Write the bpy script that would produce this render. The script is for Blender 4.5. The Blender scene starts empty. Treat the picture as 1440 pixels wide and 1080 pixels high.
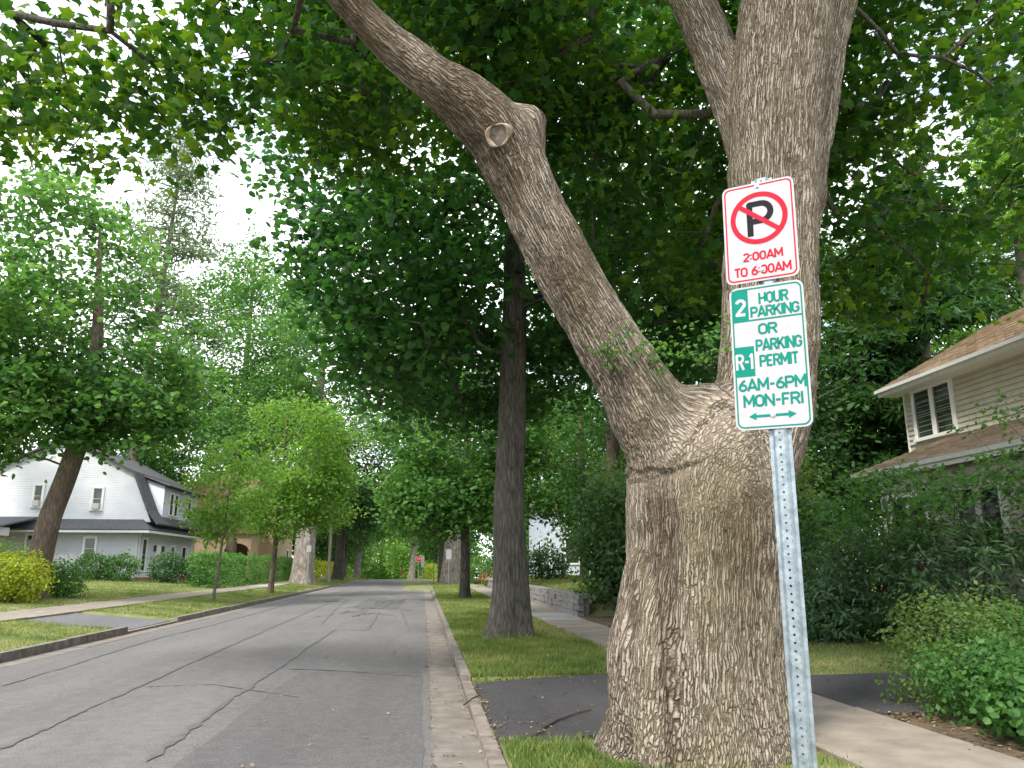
import bpy, bmesh, math, random
import numpy as np
from mathutils import Vector, Matrix
random.seed(7)
RNG = np.random.default_rng(11)
sc = bpy.context.scene
COL = sc.collection
PI = math.pi
rad = math.radians

# ------------------------------------------------------------------ camera
EYE = 1.55
FPX, PITCH, YAW = 1082.0, rad(13.36), rad(6.41)
cam = bpy.data.cameras.new('camera')
cam.lens = 36 * FPX / 1440
cam.sensor_width = 36
cam.clip_start, cam.clip_end = 0.05, 3000
camo = bpy.data.objects.new('camera', cam)
COL.objects.link(camo)
camo.location = (0, 0, EYE)
camo.rotation_euler = (PI / 2 + PITCH, 0, -YAW)
sc.camera = camo

# ------------------------------------------------------------------ sky + sun + exposure
SUN_EL, SUN_AZ = rad(50), rad(-142)          # azimuth measured from +Y towards +X: behind the camera, over the open side of the road
SKY_STRENGTH, SUN_STRENGTH = 0.115, 2.3
w = bpy.data.worlds.new('World')
sc.world = w
w.use_nodes = True
nt = w.node_tree
nt.nodes.clear()
def N(t, kind, **kw):
    n = t.nodes.new(kind)
    for k, v in kw.items():
        if k in n.inputs: n.inputs[k].default_value = v
        else: setattr(n, k, v)
    return n
sky = N(nt, 'ShaderNodeTexSky', sky_type='NISHITA', sun_disc=False)
sky.sun_elevation, sky.sun_rotation = SUN_EL, SUN_AZ
sky.air_density, sky.dust_density = 1.0, 0.5
tc = N(nt, 'ShaderNodeTexCoord')
mp = N(nt, 'ShaderNodeMapping')
mp.inputs['Scale'].default_value = (1, 1, 2.6)
mp.inputs['Location'].default_value = (0.3, 0.1, 0.2)
cl = N(nt, 'ShaderNodeTexNoise', Scale=2.2, Detail=7.0, Roughness=0.55)
cr = N(nt, 'ShaderNodeValToRGB')
cr.color_ramp.elements[0].position, cr.color_ramp.elements[1].position = 0.34, 0.52
cc = N(nt, 'ShaderNodeValToRGB')
cc.color_ramp.elements[0].color = (8.6, 8.9, 9.5, 1)
cc.color_ramp.elements[1].color = (11.5, 11.6, 11.9, 1)
cc.color_ramp.elements[0].position, cc.color_ramp.elements[1].position = 0.4, 0.72
mx = N(nt, 'ShaderNodeMix', data_type='RGBA')
bg = N(nt, 'ShaderNodeBackground', Strength=SKY_STRENGTH)
wo = N(nt, 'ShaderNodeOutputWorld')
L = nt.links.new
L(tc.outputs['Generated'], mp.inputs[0]); L(mp.outputs[0], cl.inputs['Vector'])
L(cl.outputs['Fac'], cr.inputs[0]); L(cl.outputs['Fac'], cc.inputs[0])
L(cr.outputs[0], mx.inputs['Factor']); L(sky.outputs[0], mx.inputs['A']); L(cc.outputs[0], mx.inputs['B'])
L(mx.outputs['Result'], bg.inputs['Color']); L(bg.outputs[0], wo.inputs[0])

sl = bpy.data.lights.new('sun', 'SUN')
sl.energy, sl.angle, sl.color = SUN_STRENGTH, rad(10), (1, 0.95, 0.87)
so = bpy.data.objects.new('sun', sl)
COL.objects.link(so)
sd = Vector((math.sin(SUN_AZ) * math.cos(SUN_EL), math.cos(SUN_AZ) * math.cos(SUN_EL), math.sin(SUN_EL)))
so.rotation_euler = sd.to_track_quat('Z', 'Y').to_euler()
so.location = sd * 60

sc.view_settings.view_transform = 'Standard'
sc.view_settings.look = 'None'
sc.view_settings.gamma = 1
sc.view_settings.exposure = 1.25
sc.view_settings.use_curve_mapping = False
sc.cycles.use_denoising = True
sc.cycles.max_bounces = 8
sc.cycles.transmission_bounces = 6
sc.cycles.sample_clamp_indirect = 6

# ------------------------------------------------------------------ measuring helpers (pixels of the 1440x1080 photograph to points of the place)
_f = np.array([math.sin(YAW) * math.cos(PITCH), math.cos(YAW) * math.cos(PITCH), math.sin(PITCH)])
_r = np.array([math.cos(YAW), -math.sin(YAW), 0.0])
_u = np.cross(_r, _f)
E0 = np.array([0, 0, EYE])
def ray(x, y): return _f + (x - 720) / FPX * _r + (540 - y) / FPX * _u
def atY(x, y, Y):
    d = ray(x, y); return E0 + d * Y / d[1]
def atX(x, y, X):
    d = ray(x, y); return E0 + d * X / d[0]

# ------------------------------------------------------------------ object helpers
def link(name, me, mat=None, parent=None):
    o = bpy.data.objects.new(name, me)
    COL.objects.link(o)
    if mat is not None: me.materials.append(mat)
    if parent is not None: o.parent = parent
    return o
def tag(o, label=None, cat=None, group=None, kind=None):
    if label: o['label'] = label
    if cat: o['category'] = cat
    if group: o['group'] = group
    if kind: o['kind'] = kind
    return o
def thing(name, label, cat, loc=(0, 0, 0), rz=0, group=None):
    o = bpy.data.objects.new(name, None)
    o.empty_display_size = 0.3
    COL.objects.link(o)
    o.location = loc
    o.rotation_euler = (0, 0, rz)
    return tag(o, label, cat, group)
def stuff(o): o['kind'] = 'stuff'; return o
def struct(o): o['kind'] = 'structure'; return o

def np_mesh(name, V, T, tint=None, smooth=False, attrs=None):
    """V (n,3) float, T (m,3 or 4) int -> mesh, all in one go"""
    V = np.ascontiguousarray(V, dtype=np.float32); T = np.ascontiguousarray(T, dtype=np.int32)
    k = T.shape[1]
    me = bpy.data.meshes.new(name)
    me.vertices.add(len(V)); me.vertices.foreach_set('co', V.ravel())
    me.loops.add(T.size); me.loops.foreach_set('vertex_index', T.ravel())
    me.polygons.add(len(T))
    me.polygons.foreach_set('loop_start', np.arange(0, T.size, k, dtype=np.int32))
    try: me.polygons.foreach_set('loop_total', np.full(len(T), k, dtype=np.int32))
    except Exception: pass
    me.polygons.foreach_set('use_smooth', np.full(len(T), smooth, dtype=bool))
    at = dict(attrs or {})
    if tint is not None: at['tint'] = tint
    for kx, vv in at.items():
        a = me.attributes.new(kx, 'FLOAT', 'POINT'); a.data.foreach_set('value', np.ascontiguousarray(vv, dtype=np.float32))
    me.update(calc_edges=True); me.validate()
    return me

class MB:
    """collects shapes and makes ONE mesh object of them"""
    def __init__(s): s.bm = bmesh.new()
    def box(s, c, d, rz=0, M=None, bev=0):
        m = Matrix.Translation(c) @ Matrix.Rotation(rz, 4, 'Z') @ Matrix.Diagonal((*d, 1))
        if M is not None: m = M @ m
        g = bmesh.ops.create_cube(s.bm, size=1, matrix=m)
        if bev: bmesh.ops.bevel(s.bm, geom=list({e for v in g['verts'] for e in v.link_edges}), offset=bev, segments=2, affect='EDGES')
        return s
    def poly(s, pts, thick=None, d=(0, 0, 1)):
        vs = [s.bm.verts.new(p) for p in pts]
        f = s.bm.faces.new(vs)
        if thick:
            g = bmesh.ops.extrude_face_region(s.bm, geom=[f])
            bmesh.ops.translate(s.bm, verts=[v for v in g['geom'] if isinstance(v, bmesh.types.BMVert)], vec=Vector(d) * thick)
        return s
    def tube(s, pts, r, n=8):
        r = r if hasattr(r, '__len__') else [r] * len(pts)
        V, F = tube_np(np.array(pts, float), np.array(r, float), n)
        vs = [s.bm.verts.new(v) for v in V]
        for f in F:
            f = list(dict.fromkeys(f.tolist()))
            s.bm.faces.new([vs[i] for i in f])
        return s
    def build(s, name, mat, parent=None, smooth=False):
        bmesh.ops.recalc_face_normals(s.bm, faces=s.bm.faces)
        me = bpy.data.meshes.new(name); s.bm.to_mesh(me); s.bm.free()
        if smooth:
            for p in me.polygons: p.use_smooth = True
        return link(name, me, mat, parent)

def tube_np(P, R, n=8, cap=True, prof=None):
    """swept tube round the polyline P; prof(i, angles)->radius factor"""
    P = np.asarray(P, float); m = len(P)
    Tn = np.gradient(P, axis=0); Tn /= np.linalg.norm(Tn, axis=1)[:, None] + 1e-9
    a = np.array([1.0, 0, 0]) if abs(Tn[0][0]) < 0.8 else np.array([0, 1.0, 0])
    U = np.zeros_like(P)
    u = a - Tn[0] * (a @ Tn[0]); u /= np.linalg.norm(u)
    for i in range(m):
        u = u - Tn[i] * (u @ Tn[i]); u /= np.linalg.norm(u) + 1e-9; U[i] = u
    W = np.cross(Tn, U)
    th = np.arange(n) * 2 * PI / n
    V = np.zeros((m, n, 3))
    for i in range(m):
        rr = R[i] * (prof(i, th) if prof else 1.0)
        V[i] = P[i] + (np.cos(th) * rr)[:, None] * U[i] + (np.sin(th) * rr)[:, None] * W[i]
    i, j = np.meshgrid(np.arange(m - 1), np.arange(n), indexing='ij')
    j2 = (j + 1) % n
    F = np.stack([i * n + j, i * n + j2, (i + 1) * n + j2, (i + 1) * n + j], -1).reshape(-1, 4)
    V = V.reshape(-1, 3)
    if cap:
        k = len(V); V = np.vstack([V, P[0], P[-1]])
        js = np.arange(n)
        F = np.vstack([F, np.stack([np.full(n, k), (js + 1) % n, js, np.full(n, k)], -1),
                       np.stack([np.full(n, k + 1), (m - 1) * n + js, (m - 1) * n + (js + 1) % n, np.full(n, k + 1)], -1)])
    return V, F
def quads_to_tris(F):
    A, B = F[:, [0, 1, 2]], F[:, [0, 2, 3]]
    B = B[(B[:, 1] != B[:, 2]) & (B[:, 0] != B[:, 2])]
    return np.vstack([A, B])
def merge_vf(parts):
    Vs, Fs, k = [], [], 0
    for V, F in parts:
        Vs.append(V); Fs.append(F + k); k += len(V)
    return np.vstack(Vs), np.vstack(Fs)

# ------------------------------------------------------------------ numpy noise
_perm = np.random.default_rng(3).permutation(256); _perm = np.concatenate([_perm, _perm, _perm])
_g3 = np.random.default_rng(4).normal(size=(256, 3)); _g3 /= np.linalg.norm(_g3, axis=1)[:, None]
def noise3(p):
    p = np.asarray(p, float); i = np.floor(p).astype(int); f = p - i; i &= 255
    u = f * f * f * (f * (f * 6 - 15) + 10)
    r = 0
    for dx in (0, 1):
        wx = u[:, 0] if dx else 1 - u[:, 0]
        for dy in (0, 1):
            wy = u[:, 1] if dy else 1 - u[:, 1]
            for dz in (0, 1):
                wz = u[:, 2] if dz else 1 - u[:, 2]
                h = _perm[_perm[_perm[i[:, 0] + dx] + i[:, 1] + dy] + i[:, 2] + dz]
                g = _g3[h & 255]
                r = r + wx * wy * wz * (g[:, 0] * (f[:, 0] - dx) + g[:, 1] * (f[:, 1] - dy) + g[:, 2] * (f[:, 2] - dz))
    return r * 1.6

# ------------------------------------------------------------------ materials
def mat(name):
    m = bpy.data.materials.new(name); m.use_nodes = True
    t = m.node_tree; b = t.nodes['Principled BSDF']
    return m, t, b
def ramp(t, stops):
    r = N(t, 'ShaderNodeValToRGB'); e = r.color_ramp.elements
    while len(e) < len(stops): e.new(0.5)
    for el, (p, c) in zip(e, stops): el.position = p; el.color = (*c, 1)
    return r
def surf(name, c1, c2, scale=8, detail=6, rough=0.8, bump=0.0, bscale=60, c3=None, stretch=(1, 1, 1), metallic=0, spec=0.4, lo=0.35, hi=0.65, bdist=0.01):
    """two or three tones mixed by noise, with fine relief"""
    m, t, b = mat(name); l = t.links.new
    co = N(t, 'ShaderNodeTexCoord'); mp = N(t, 'ShaderNodeMapping'); mp.inputs['Scale'].default_value = stretch
    l(co.outputs['Object'], mp.inputs[0])
    n = N(t, 'ShaderNodeTexNoise', Scale=scale, Detail=detail, Roughness=0.6); l(mp.outputs[0], n.inputs['Vector'])
    st = [(lo, c1), (hi, c2)] if c3 is None else [(lo, c1), ((lo + hi) / 2, c2), (hi, c3)]
    r = ramp(t, st); l(n.outputs['Fac'], r.inputs[0]); l(r.outputs[0], b.inputs['Base Color'])
    b.inputs['Roughness'].default_value = rough; b.inputs['Metallic'].default_value = metallic
    b.inputs['Specular IOR Level'].default_value = spec
    if bump:
        n2 = N(t, 'ShaderNodeTexNoise', Scale=bscale, Detail=5.0); l(mp.outputs[0], n2.inputs['Vector'])
        bp = N(t, 'ShaderNodeBump', Strength=bump, Distance=bdist); l(n2.outputs['Fac'], bp.inputs['Height']); l(bp.outputs[0], b.inputs['Normal'])
    return m
def leaf_mat(name, dark, mid, light, trans=0.4, rough=0.5, spec=0.35):
    m, t, b = mat(name); l = t.links.new
    a = N(t, 'ShaderNodeAttribute', attribute_name='tint')
    r = ramp(t, [(0.0, dark), (0.55, mid), (1.0, light)]); l(a.outputs['Fac'], r.inputs[0])
    l(r.outputs[0], b.inputs['Base Color']); b.inputs['Roughness'].default_value = rough; b.inputs['Specular IOR Level'].default_value = spec
    tr = N(t, 'ShaderNodeBsdfTranslucent')
    hs = N(t, 'ShaderNodeHueSaturation', Hue=0.48, Saturation=1.12, Value=2.3); l(r.outputs[0], hs.inputs['Color']); l(hs.outputs[0], tr.inputs['Color'])
    mxs = N(t, 'ShaderNodeMixShader', Fac=trans); l(b.outputs[0], mxs.inputs[1]); l(tr.outputs[0], mxs.inputs[2])
    l(mxs.outputs[0], t.nodes['Material Output'].inputs['Surface'])
    return m
def bark_mat(name, dark, light, fine=26, stretch=0.16, bump=0.9, dist=0.03):
    m, t, b = mat(name); l = t.links.new
    co = N(t, 'ShaderNodeTexCoord'); mp = N(t, 'ShaderNodeMapping'); mp.inputs['Scale'].default_value = (1, 1, stretch)
    l(co.outputs['Object'], mp.inputs[0])
    n = N(t, 'ShaderNodeTexNoise', Scale=fine, Detail=4.0, Roughness=0.6, Distortion=0.6); l(mp.outputs[0], n.inputs['Vector'])
    v = N(t, 'ShaderNodeTexVoronoi', Scale=fine * 0.55, feature='DISTANCE_TO_EDGE'); l(mp.outputs[0], v.inputs['Vector'])
    mm = N(t, 'ShaderNodeMath', operation='MULTIPLY_ADD'); l(v.outputs['Distance'], mm.inputs[0]); mm.inputs[1].default_value = 0.9; l(n.outputs['Fac'], mm.inputs[2])
    r = ramp(t, [(0.35, dark), (0.95, light)]); l(mm.outputs[0], r.inputs[0])
    big = N(t, 'ShaderNodeTexNoise', Scale=2.0, Detail=4.0); l(co.outputs['Object'], big.inputs['Vector'])
    rb = ramp(t, [(0.3, (0.7, 0.72, 0.7)), (0.7, (1.1, 1.08, 1.05))]); l(big.outputs['Fac'], rb.inputs[0])
    mc = N(t, 'ShaderNodeMix', data_type='RGBA', blend_type='MULTIPLY'); mc.inputs['Factor'].default_value = 1
    l(r.outputs[0], mc.inputs['A']); l(rb.outputs[0], mc.inputs['B']); l(mc.outputs['Result'], b.inputs['Base Color'])
    b.inputs['Roughness'].default_value = 0.9; b.inputs['Specular IOR Level'].default_value = 0.2
    bp = N(t, 'ShaderNodeBump', Strength=bump, Distance=dist); l(mm.outputs[0], bp.inputs['Height']); l(bp.outputs[0], b.inputs['Normal'])
    return m
def plain(name, c, rough=0.6, spec=0.4, metallic=0): return surf(name, tuple(x * 0.88 for x in c), c, scale=14, rough=rough, spec=spec, metallic=metallic, bump=0.08, bscale=120)

M = {}
def asphalt(name, base, var, speck):
    m, t, b = mat(name); l = t.links.new
    co = N(t, 'ShaderNodeTexCoord')
    mp = N(t, 'ShaderNodeMapping'); mp.inputs['Scale'].default_value = (1.0, 0.22, 1); l(co.outputs['Object'], mp.inputs[0])
    n = N(t, 'ShaderNodeTexNoise', Scale=0.9, Detail=7.0, Roughness=0.62); l(mp.outputs[0], n.inputs['Vector'])
    r = ramp(t, [(0.3, tuple(x * (1 - var) for x in base)), (0.7, tuple(x * (1 + var) for x in base))]); l(n.outputs['Fac'], r.inputs[0])
    sp = N(t, 'ShaderNodeTexNoise', Scale=70.0, Detail=4.0, Roughness=0.75); l(co.outputs['Object'], sp.inputs['Vector'])
    rs = ramp(t, [(0.36, (1 - speck,) * 3), (0.5, (1, 1, 1)), (0.68, (1 + speck * 1.3,) * 3)]); l(sp.outputs['Fac'], rs.inputs[0])
    mid = N(t, 'ShaderNodeTexNoise', Scale=7.0, Detail=6.0, Roughness=0.7); l(co.outputs['Object'], mid.inputs['Vector'])
    rm = ramp(t, [(0.34, (0.84, 0.84, 0.85)), (0.62, (1.08, 1.07, 1.06))]); l(mid.outputs['Fac'], rm.inputs[0])
    m1 = N(t, 'ShaderNodeMix', data_type='RGBA', blend_type='MULTIPLY'); m1.inputs['Factor'].default_value = 1
    m2 = N(t, 'ShaderNodeMix', data_type='RGBA', blend_type='MULTIPLY'); m2.inputs['Factor'].default_value = 1
    l(r.outputs[0], m1.inputs['A']); l(rs.outputs[0], m1.inputs['B']); l(m1.outputs['Result'], m2.inputs['A']); l(rm.outputs[0], m2.inputs['B'])
    l(m2.outputs['Result'], b.inputs['Base Color']); b.inputs['Roughness'].default_value = 0.88; b.inputs['Specular IOR Level'].default_value = 0.3
    bp = N(t, 'ShaderNodeBump', Strength=0.5, Distance=0.006); l(sp.outputs['Fac'], bp.inputs['Height']); l(bp.outputs[0], b.inputs['Normal'])
    return m
M['road'] = asphalt('worn asphalt', (0.130, 0.123, 0.120), 0.18, 0.45)
M['patch'] = asphalt('newer asphalt', (0.104, 0.100, 0.101), 0.16, 0.45)
M['drive'] = asphalt('driveway asphalt', (0.05, 0.048, 0.05), 0.22, 0.5)
M['tar'] = surf('tar seam', (0.080, 0.077, 0.076), (0.122, 0.117, 0.115), scale=5, rough=0.7, bump=0.2)
M['gutter'] = surf('old gutter concrete', (0.13, 0.113, 0.097), (0.21, 0.187, 0.16), scale=3.5, detail=9, rough=0.9, bump=0.4, bscale=90, bdist=0.004)
M['kerb'] = surf('weathered kerb concrete', (0.11, 0.092, 0.078), (0.25, 0.215, 0.185), scale=5, detail=9, rough=0.9, bump=0.6, bscale=50, bdist=0.006)
M['walk'] = surf('sidewalk concrete', (0.18, 0.150, 0.120), (0.27, 0.232, 0.19), scale=2.5, detail=9, rough=0.9, bump=0.3, bscale=90, bdist=0.003)
M['walk_new'] = surf('pale new sidewalk concrete', (0.28, 0.27, 0.25), (0.35, 0.335, 0.315), scale=2.5, detail=8, rough=0.9, bump=0.3, bscale=90, bdist=0.003)
M['soil'] = surf('turf soil', (0.075, 0.10, 0.03), (0.15, 0.17, 0.055), scale=0.9, detail=9, rough=0.95, c3=(0.22, 0.2, 0.095), bump=0.7, bscale=40, bdist=0.02)
M['dirt'] = surf('bare leaf strewn dirt', (0.06, 0.042, 0.026), (0.15, 0.105, 0.065), scale=12, detail=8, rough=0.95, bump=0.8, bscale=40, bdist=0.02)
M['grass'] = leaf_mat('grass blades', (0.062, 0.112, 0.022), (0.15, 0.205, 0.05), (0.36, 0.34, 0.15), trans=0.35, rough=0.6)
M['maple'] = leaf_mat('maple leaves', (0.012, 0.042, 0.010), (0.026, 0.086, 0.014), (0.105, 0.19, 0.024), trans=0.44, rough=0.5, spec=0.2)
M['maple_mid'] = leaf_mat('shade tree leaves', (0.012, 0.042, 0.012), (0.025, 0.088, 0.020), (0.058, 0.145, 0.032), trans=0.42, rough=0.5, spec=0.2)
M['leaf_light'] = leaf_mat('light green leaves', (0.052, 0.125, 0.022), (0.095, 0.205, 0.036), (0.17, 0.29, 0.06), trans=0.42, spec=0.25)
M['leaf_mid'] = leaf_mat('mid green leaves', (0.028, 0.085, 0.022), (0.058, 0.150, 0.034), (0.115, 0.225, 0.055), trans=0.42, spec=0.25)
M['leaf_dark'] = leaf_mat('dark green leaves', (0.014, 0.046, 0.014), (0.030, 0.085, 0.022), (0.065, 0.145, 0.036), trans=0.3, rough=0.5, spec=0.25)
M['leaf_olive'] = leaf_mat('olive green leaves', (0.045, 0.088, 0.020), (0.082, 0.145, 0.034), (0.145, 0.21, 0.058), trans=0.38, spec=0.25)
M['leaf_yellow'] = leaf_mat('yellow green leaves', (0.08, 0.13, 0.014), (0.19, 0.25, 0.02), (0.33, 0.37, 0.035), trans=0.38)
M['leaf_needle'] = leaf_mat('conifer needles', (0.05, 0.085, 0.04), (0.085, 0.135, 0.06), (0.13, 0.185, 0.085), trans=0.35, rough=0.6)
M['leaf_rhodo'] = leaf_mat('leathery leaves', (0.03, 0.075, 0.028), (0.055, 0.125, 0.045), (0.12, 0.21, 0.08), trans=0.22, rough=0.32, spec=0.5)
M['leaf_pale'] = leaf_mat('pale young leaves', (0.13, 0.22, 0.06), (0.22, 0.32, 0.10), (0.36, 0.44, 0.2), trans=0.35)
M['leaf_dry'] = leaf_mat('dry fallen leaves', (0.08, 0.05, 0.03), (0.19, 0.13, 0.07), (0.36, 0.28, 0.16), trans=0.1, rough=0.8)
M['flower'] = leaf_mat('orange flowers', (0.07, 0.09, 0.03), (0.26, 0.11, 0.05), (0.42, 0.2, 0.1), trans=0.3)
M['bark_dark'] = bark_mat('dark furrowed bark', (0.042, 0.038, 0.032), (0.155, 0.142, 0.122))
M['bark_mid'] = bark_mat('brown bark', (0.075, 0.055, 0.042), (0.22, 0.175, 0.14))
M['bark_pale'] = bark_mat('pale grey bark', (0.14, 0.12, 0.10), (0.36, 0.32, 0.285), fine=7, stretch=0.5)
M['bark_smooth'] = bark_mat('smooth young bark', (0.12, 0.10, 0.08), (0.24, 0.205, 0.165), fine=30, stretch=0.5, bump=0.4)
M['twig'] = plain('dark twigs', (0.045, 0.036, 0.028), rough=0.9)
M['white'] = plain('white paint', (0.62, 0.62, 0.61), rough=0.5)
M['trim'] = plain('white trim', (0.74, 0.73, 0.70), rough=0.5)
def glass_mat():
    m, t, b = mat('dark window glass'); l = t.links.new
    co = N(t, 'ShaderNodeTexCoord'); n = N(t, 'ShaderNodeTexNoise', Scale=1.3, Detail=3.0); l(co.outputs['Object'], n.inputs['Vector'])
    r = ramp(t, [(0.4, (0.012, 0.014, 0.016)), (0.7, (0.05, 0.055, 0.06))]); l(n.outputs['Fac'], r.inputs[0]); l(r.outputs[0], b.inputs['Base Color'])
    b.inputs['Roughness'].default_value = 0.06; b.inputs['Specular IOR Level'].default_value = 0.6
    return m
M['glass'] = glass_mat()
M['tan_siding'] = surf('cream siding', (0.44, 0.405, 0.325), (0.52, 0.48, 0.39), scale=3, rough=0.6, bump=0.1)
M['steel'] = surf('galvanised steel', (0.20, 0.245, 0.275), (0.35, 0.405, 0.44), scale=22, detail=8, rough=0.45, metallic=0.6, bump=0.1, bscale=80)
M['bolt'] = plain('bolt steel', (0.42, 0.42, 0.42), rough=0.35, metallic=0.9)
M['sign_white'] = plain('sign white sheeting', (0.41, 0.395, 0.413), rough=0.6, spec=.3)
M['sign_red'] = plain('sign red ink', (0.50, 0.010, 0.028), rough=0.6, spec=.12)
M['sign_green'] = plain('sign green ink', (0.002, 0.185, 0.135), rough=0.6, spec=.12)
M['sign_black'] = plain('sign black ink', (0.008, 0.008, 0.011), rough=0.6, spec=.12)
M['alu'] = plain('aluminium sign back', (0.5, 0.5, 0.5), rough=0.4, metallic=0.8)
def brick_mat(name, c1, c2, mortar, s=4.0):
    m, t, b = mat(name); l = t.links.new
    co = N(t, 'ShaderNodeTexCoord'); n = N(t, 'ShaderNodeTexBrick', Scale=s); l(co.outputs['Object'], n.inputs['Vector'])
    n.inputs['Color1'].default_value = (*c1, 1); n.inputs['Color2'].default_value = (*c2, 1); n.inputs['Mortar'].default_value = (*mortar, 1)
    l(n.outputs['Color'], b.inputs['Base Color']); b.inputs['Roughness'].default_value = 0.9
    return m
M['brick'] = brick_mat('red brick', (0.30, 0.09, 0.06), (0.24, 0.07, 0.05), (0.3, 0.26, 0.22))
def shingle_mat(name, c1, c2):
    m, t, b = mat(name); l = t.links.new
    a = N(t, 'ShaderNodeAttribute', attribute_name='tint')
    r = ramp(t, [(0.0, c1), (1.0, c2)]); l(a.outputs['Fac'], r.inputs[0])
    co = N(t, 'ShaderNodeTexCoord'); n = N(t, 'ShaderNodeTexNoise', Scale=40.0, Detail=4.0); l(co.outputs['Object'], n.inputs['Vector'])
    rs = ramp(t, [(0.3, (0.75,) * 3), (0.7, (1.2,) * 3)]); l(n.outputs['Fac'], rs.inputs[0])
    mc = N(t, 'ShaderNodeMix', data_type='RGBA', blend_type='MULTIPLY'); mc.inputs['Factor'].default_value = 1
    l(r.outputs[0], mc.inputs['A']); l(rs.outputs[0], mc.inputs['B']); l(mc.outputs['Result'], b.inputs['Base Color'])
    b.inputs['Roughness'].default_value = 0.95; b.inputs['Specular IOR Level'].default_value = 0.2
    return m
M['shingle'] = shingle_mat('brown shingles', (0.31, 0.235, 0.17), (0.47, 0.375, 0.285))
M['roof_grey'] = surf('grey shingle roof', (0.055, 0.057, 0.065), (0.10, 0.10, 0.11), scale=9, rough=0.95, bump=0.3)
def clap_mat():
    m, t, b = mat('white clapboard'); l = t.links.new
    co = N(t, 'ShaderNodeTexCoord'); sx = N(t, 'ShaderNodeSeparateXYZ'); l(co.outputs['Object'], sx.inputs[0])
    mo = N(t, 'ShaderNodeMath', operation='MULTIPLY'); l(sx.outputs['Z'], mo.inputs[0]); mo.inputs[1].default_value = 6.2
    fr = N(t, 'ShaderNodeMath', operation='FRACT'); l(mo.outputs[0], fr.inputs[0])
    iv = N(t, 'ShaderNodeMath', operation='SUBTRACT'); iv.inputs[0].default_value = 1; l(fr.outputs[0], iv.inputs[1])
    bp = N(t, 'ShaderNodeBump', Strength=1.0, Distance=0.07); l(iv.outputs[0], bp.inputs['Height']); l(bp.outputs[0], b.inputs['Normal'])
    n = N(t, 'ShaderNodeTexNoise', Scale=1.2, Detail=5.0); l(co.outputs['Object'], n.inputs['Vector'])
    r = ramp(t, [(0.3, (0.44, 0.455, 0.48)), (0.7, (0.52, 0.53, 0.55))]); l(n.outputs['Fac'], r.inputs[0]); l(r.outputs[0], b.inputs['Base Color'])
    b.inputs['Roughness'].default_value = 0.6
    return m
M['clap'] = clap_mat()
M['stone'] = surf('grey wall stone', (0.13, 0.125, 0.115), (0.28, 0.265, 0.245), scale=6, detail=8, rough=0.95, bump=0.8, bscale=20, bdist=0.02)
M['mortar'] = surf('wall mortar', (0.10, 0.095, 0.085), (0.17, 0.16, 0.145), scale=8, rough=0.95)
M['stucco'] = surf('tan stucco', (0.44, 0.31, 0.19), (0.52, 0.38, 0.245), scale=5, rough=0.9, bump=0.3)
M['tile'] = plain('clay roof tile', (0.32, 0.14, 0.09), rough=0.9)
M['wood_pole'] = surf('weathered pole wood', (0.2, 0.165, 0.125), (0.36, 0.31, 0.245), scale=9, stretch=(1, 1, 0.1), rough=0.9, bump=0.3)
M['wire'] = plain('wire', (0.05, 0.05, 0.05))
M['blue'] = plain('blue plastic', (0.02, 0.10, 0.30), rough=0.45)
M['orange'] = plain('orange plastic', (0.62, 0.17, 0.04), rough=0.5)
M['iron'] = surf('cast iron', (0.05, 0.045, 0.042), (0.09, 0.085, 0.08), scale=30, rough=0.7, bump=0.5)
M['ac'] = plain('air conditioner casing', (0.55, 0.55, 0.54))
M['wound'] = surf('cut wood', (0.075, 0.062, 0.052), (0.17, 0.14, 0.115), scale=18, rough=0.9, bump=0.5, bscale=40)
M['callus'] = surf('callus wood', (0.19, 0.14, 0.10), (0.36, 0.29, 0.22), scale=20, rough=0.9, bump=0.5, bscale=40)

# ------------------------------------------------------------------ terrain
CREST = 96.0
def drop(Y):
    t = np.maximum(0, np.asarray(Y, float) - CREST)
    return -np.where(t < 40, 0.0011 * t * t, 1.76 + 0.088 * (t - 40))
def bend(Y):
    t = np.clip(np.asarray(Y, float) - 50, 0, 85)
    return -0.00066 * t * t - 0.11 * np.maximum(0, np.asarray(Y, float) - 135)
XS = [-400, -120, -60, -32, -24, -20, -17, -14, -11.9, -11.6, -9.6, -9.4, -8.2, -7.2, -7.12, -7.1, 0.69, 0.7, 1.6, 3.15, 3.2, 4.5, 4.56, 4.72, 4.74, 6, 8, 10, 12, 16, 30, 60, 120, 400]
def sec(X, Y):
    """height of the ground across the street"""
    if X <= -7.12:
        px = [-400, -60, -20, -11.9, -11.6, -9.6, -9.4, -7.12]
        pz = [0.8, 0.8, 0.7, 0.36, 0.31, 0.29, 0.3, 0.1]
        z = np.interp(X, px, pz)
        if 20.2 < Y < 24.0 and X > -9.7: z -= 0.07 + 0.05 * min(1, (X + 9.7) / 1.5)
        return z
    if X < 0.7: return -0.13
    z = float(np.interp(X, [0.7, 3.2, 4.5, 12, 400], [0.085, 0.11, 0.09, 0.22, 0.3]))
    if 7.15 < Y < 11.05 and X < 3.2: z -= 0.06
    if 7.75 < Y < 10.5 and 4.5 < X < 11: z -= 0.05
    if 22.9 < Y < 56 and X >= 4.72:
        k = min(1, (Y - 22.9) / 0.6)
        z += k * float(np.interp(X, [4.72, 4.76, 8, 12], [0, 0.46, 0.8, 0.9]))
    return z
def gz(X, Y): return float(sec(X - float(bend(Y)) * (abs(X) < 50), Y) + drop(Y))
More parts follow.
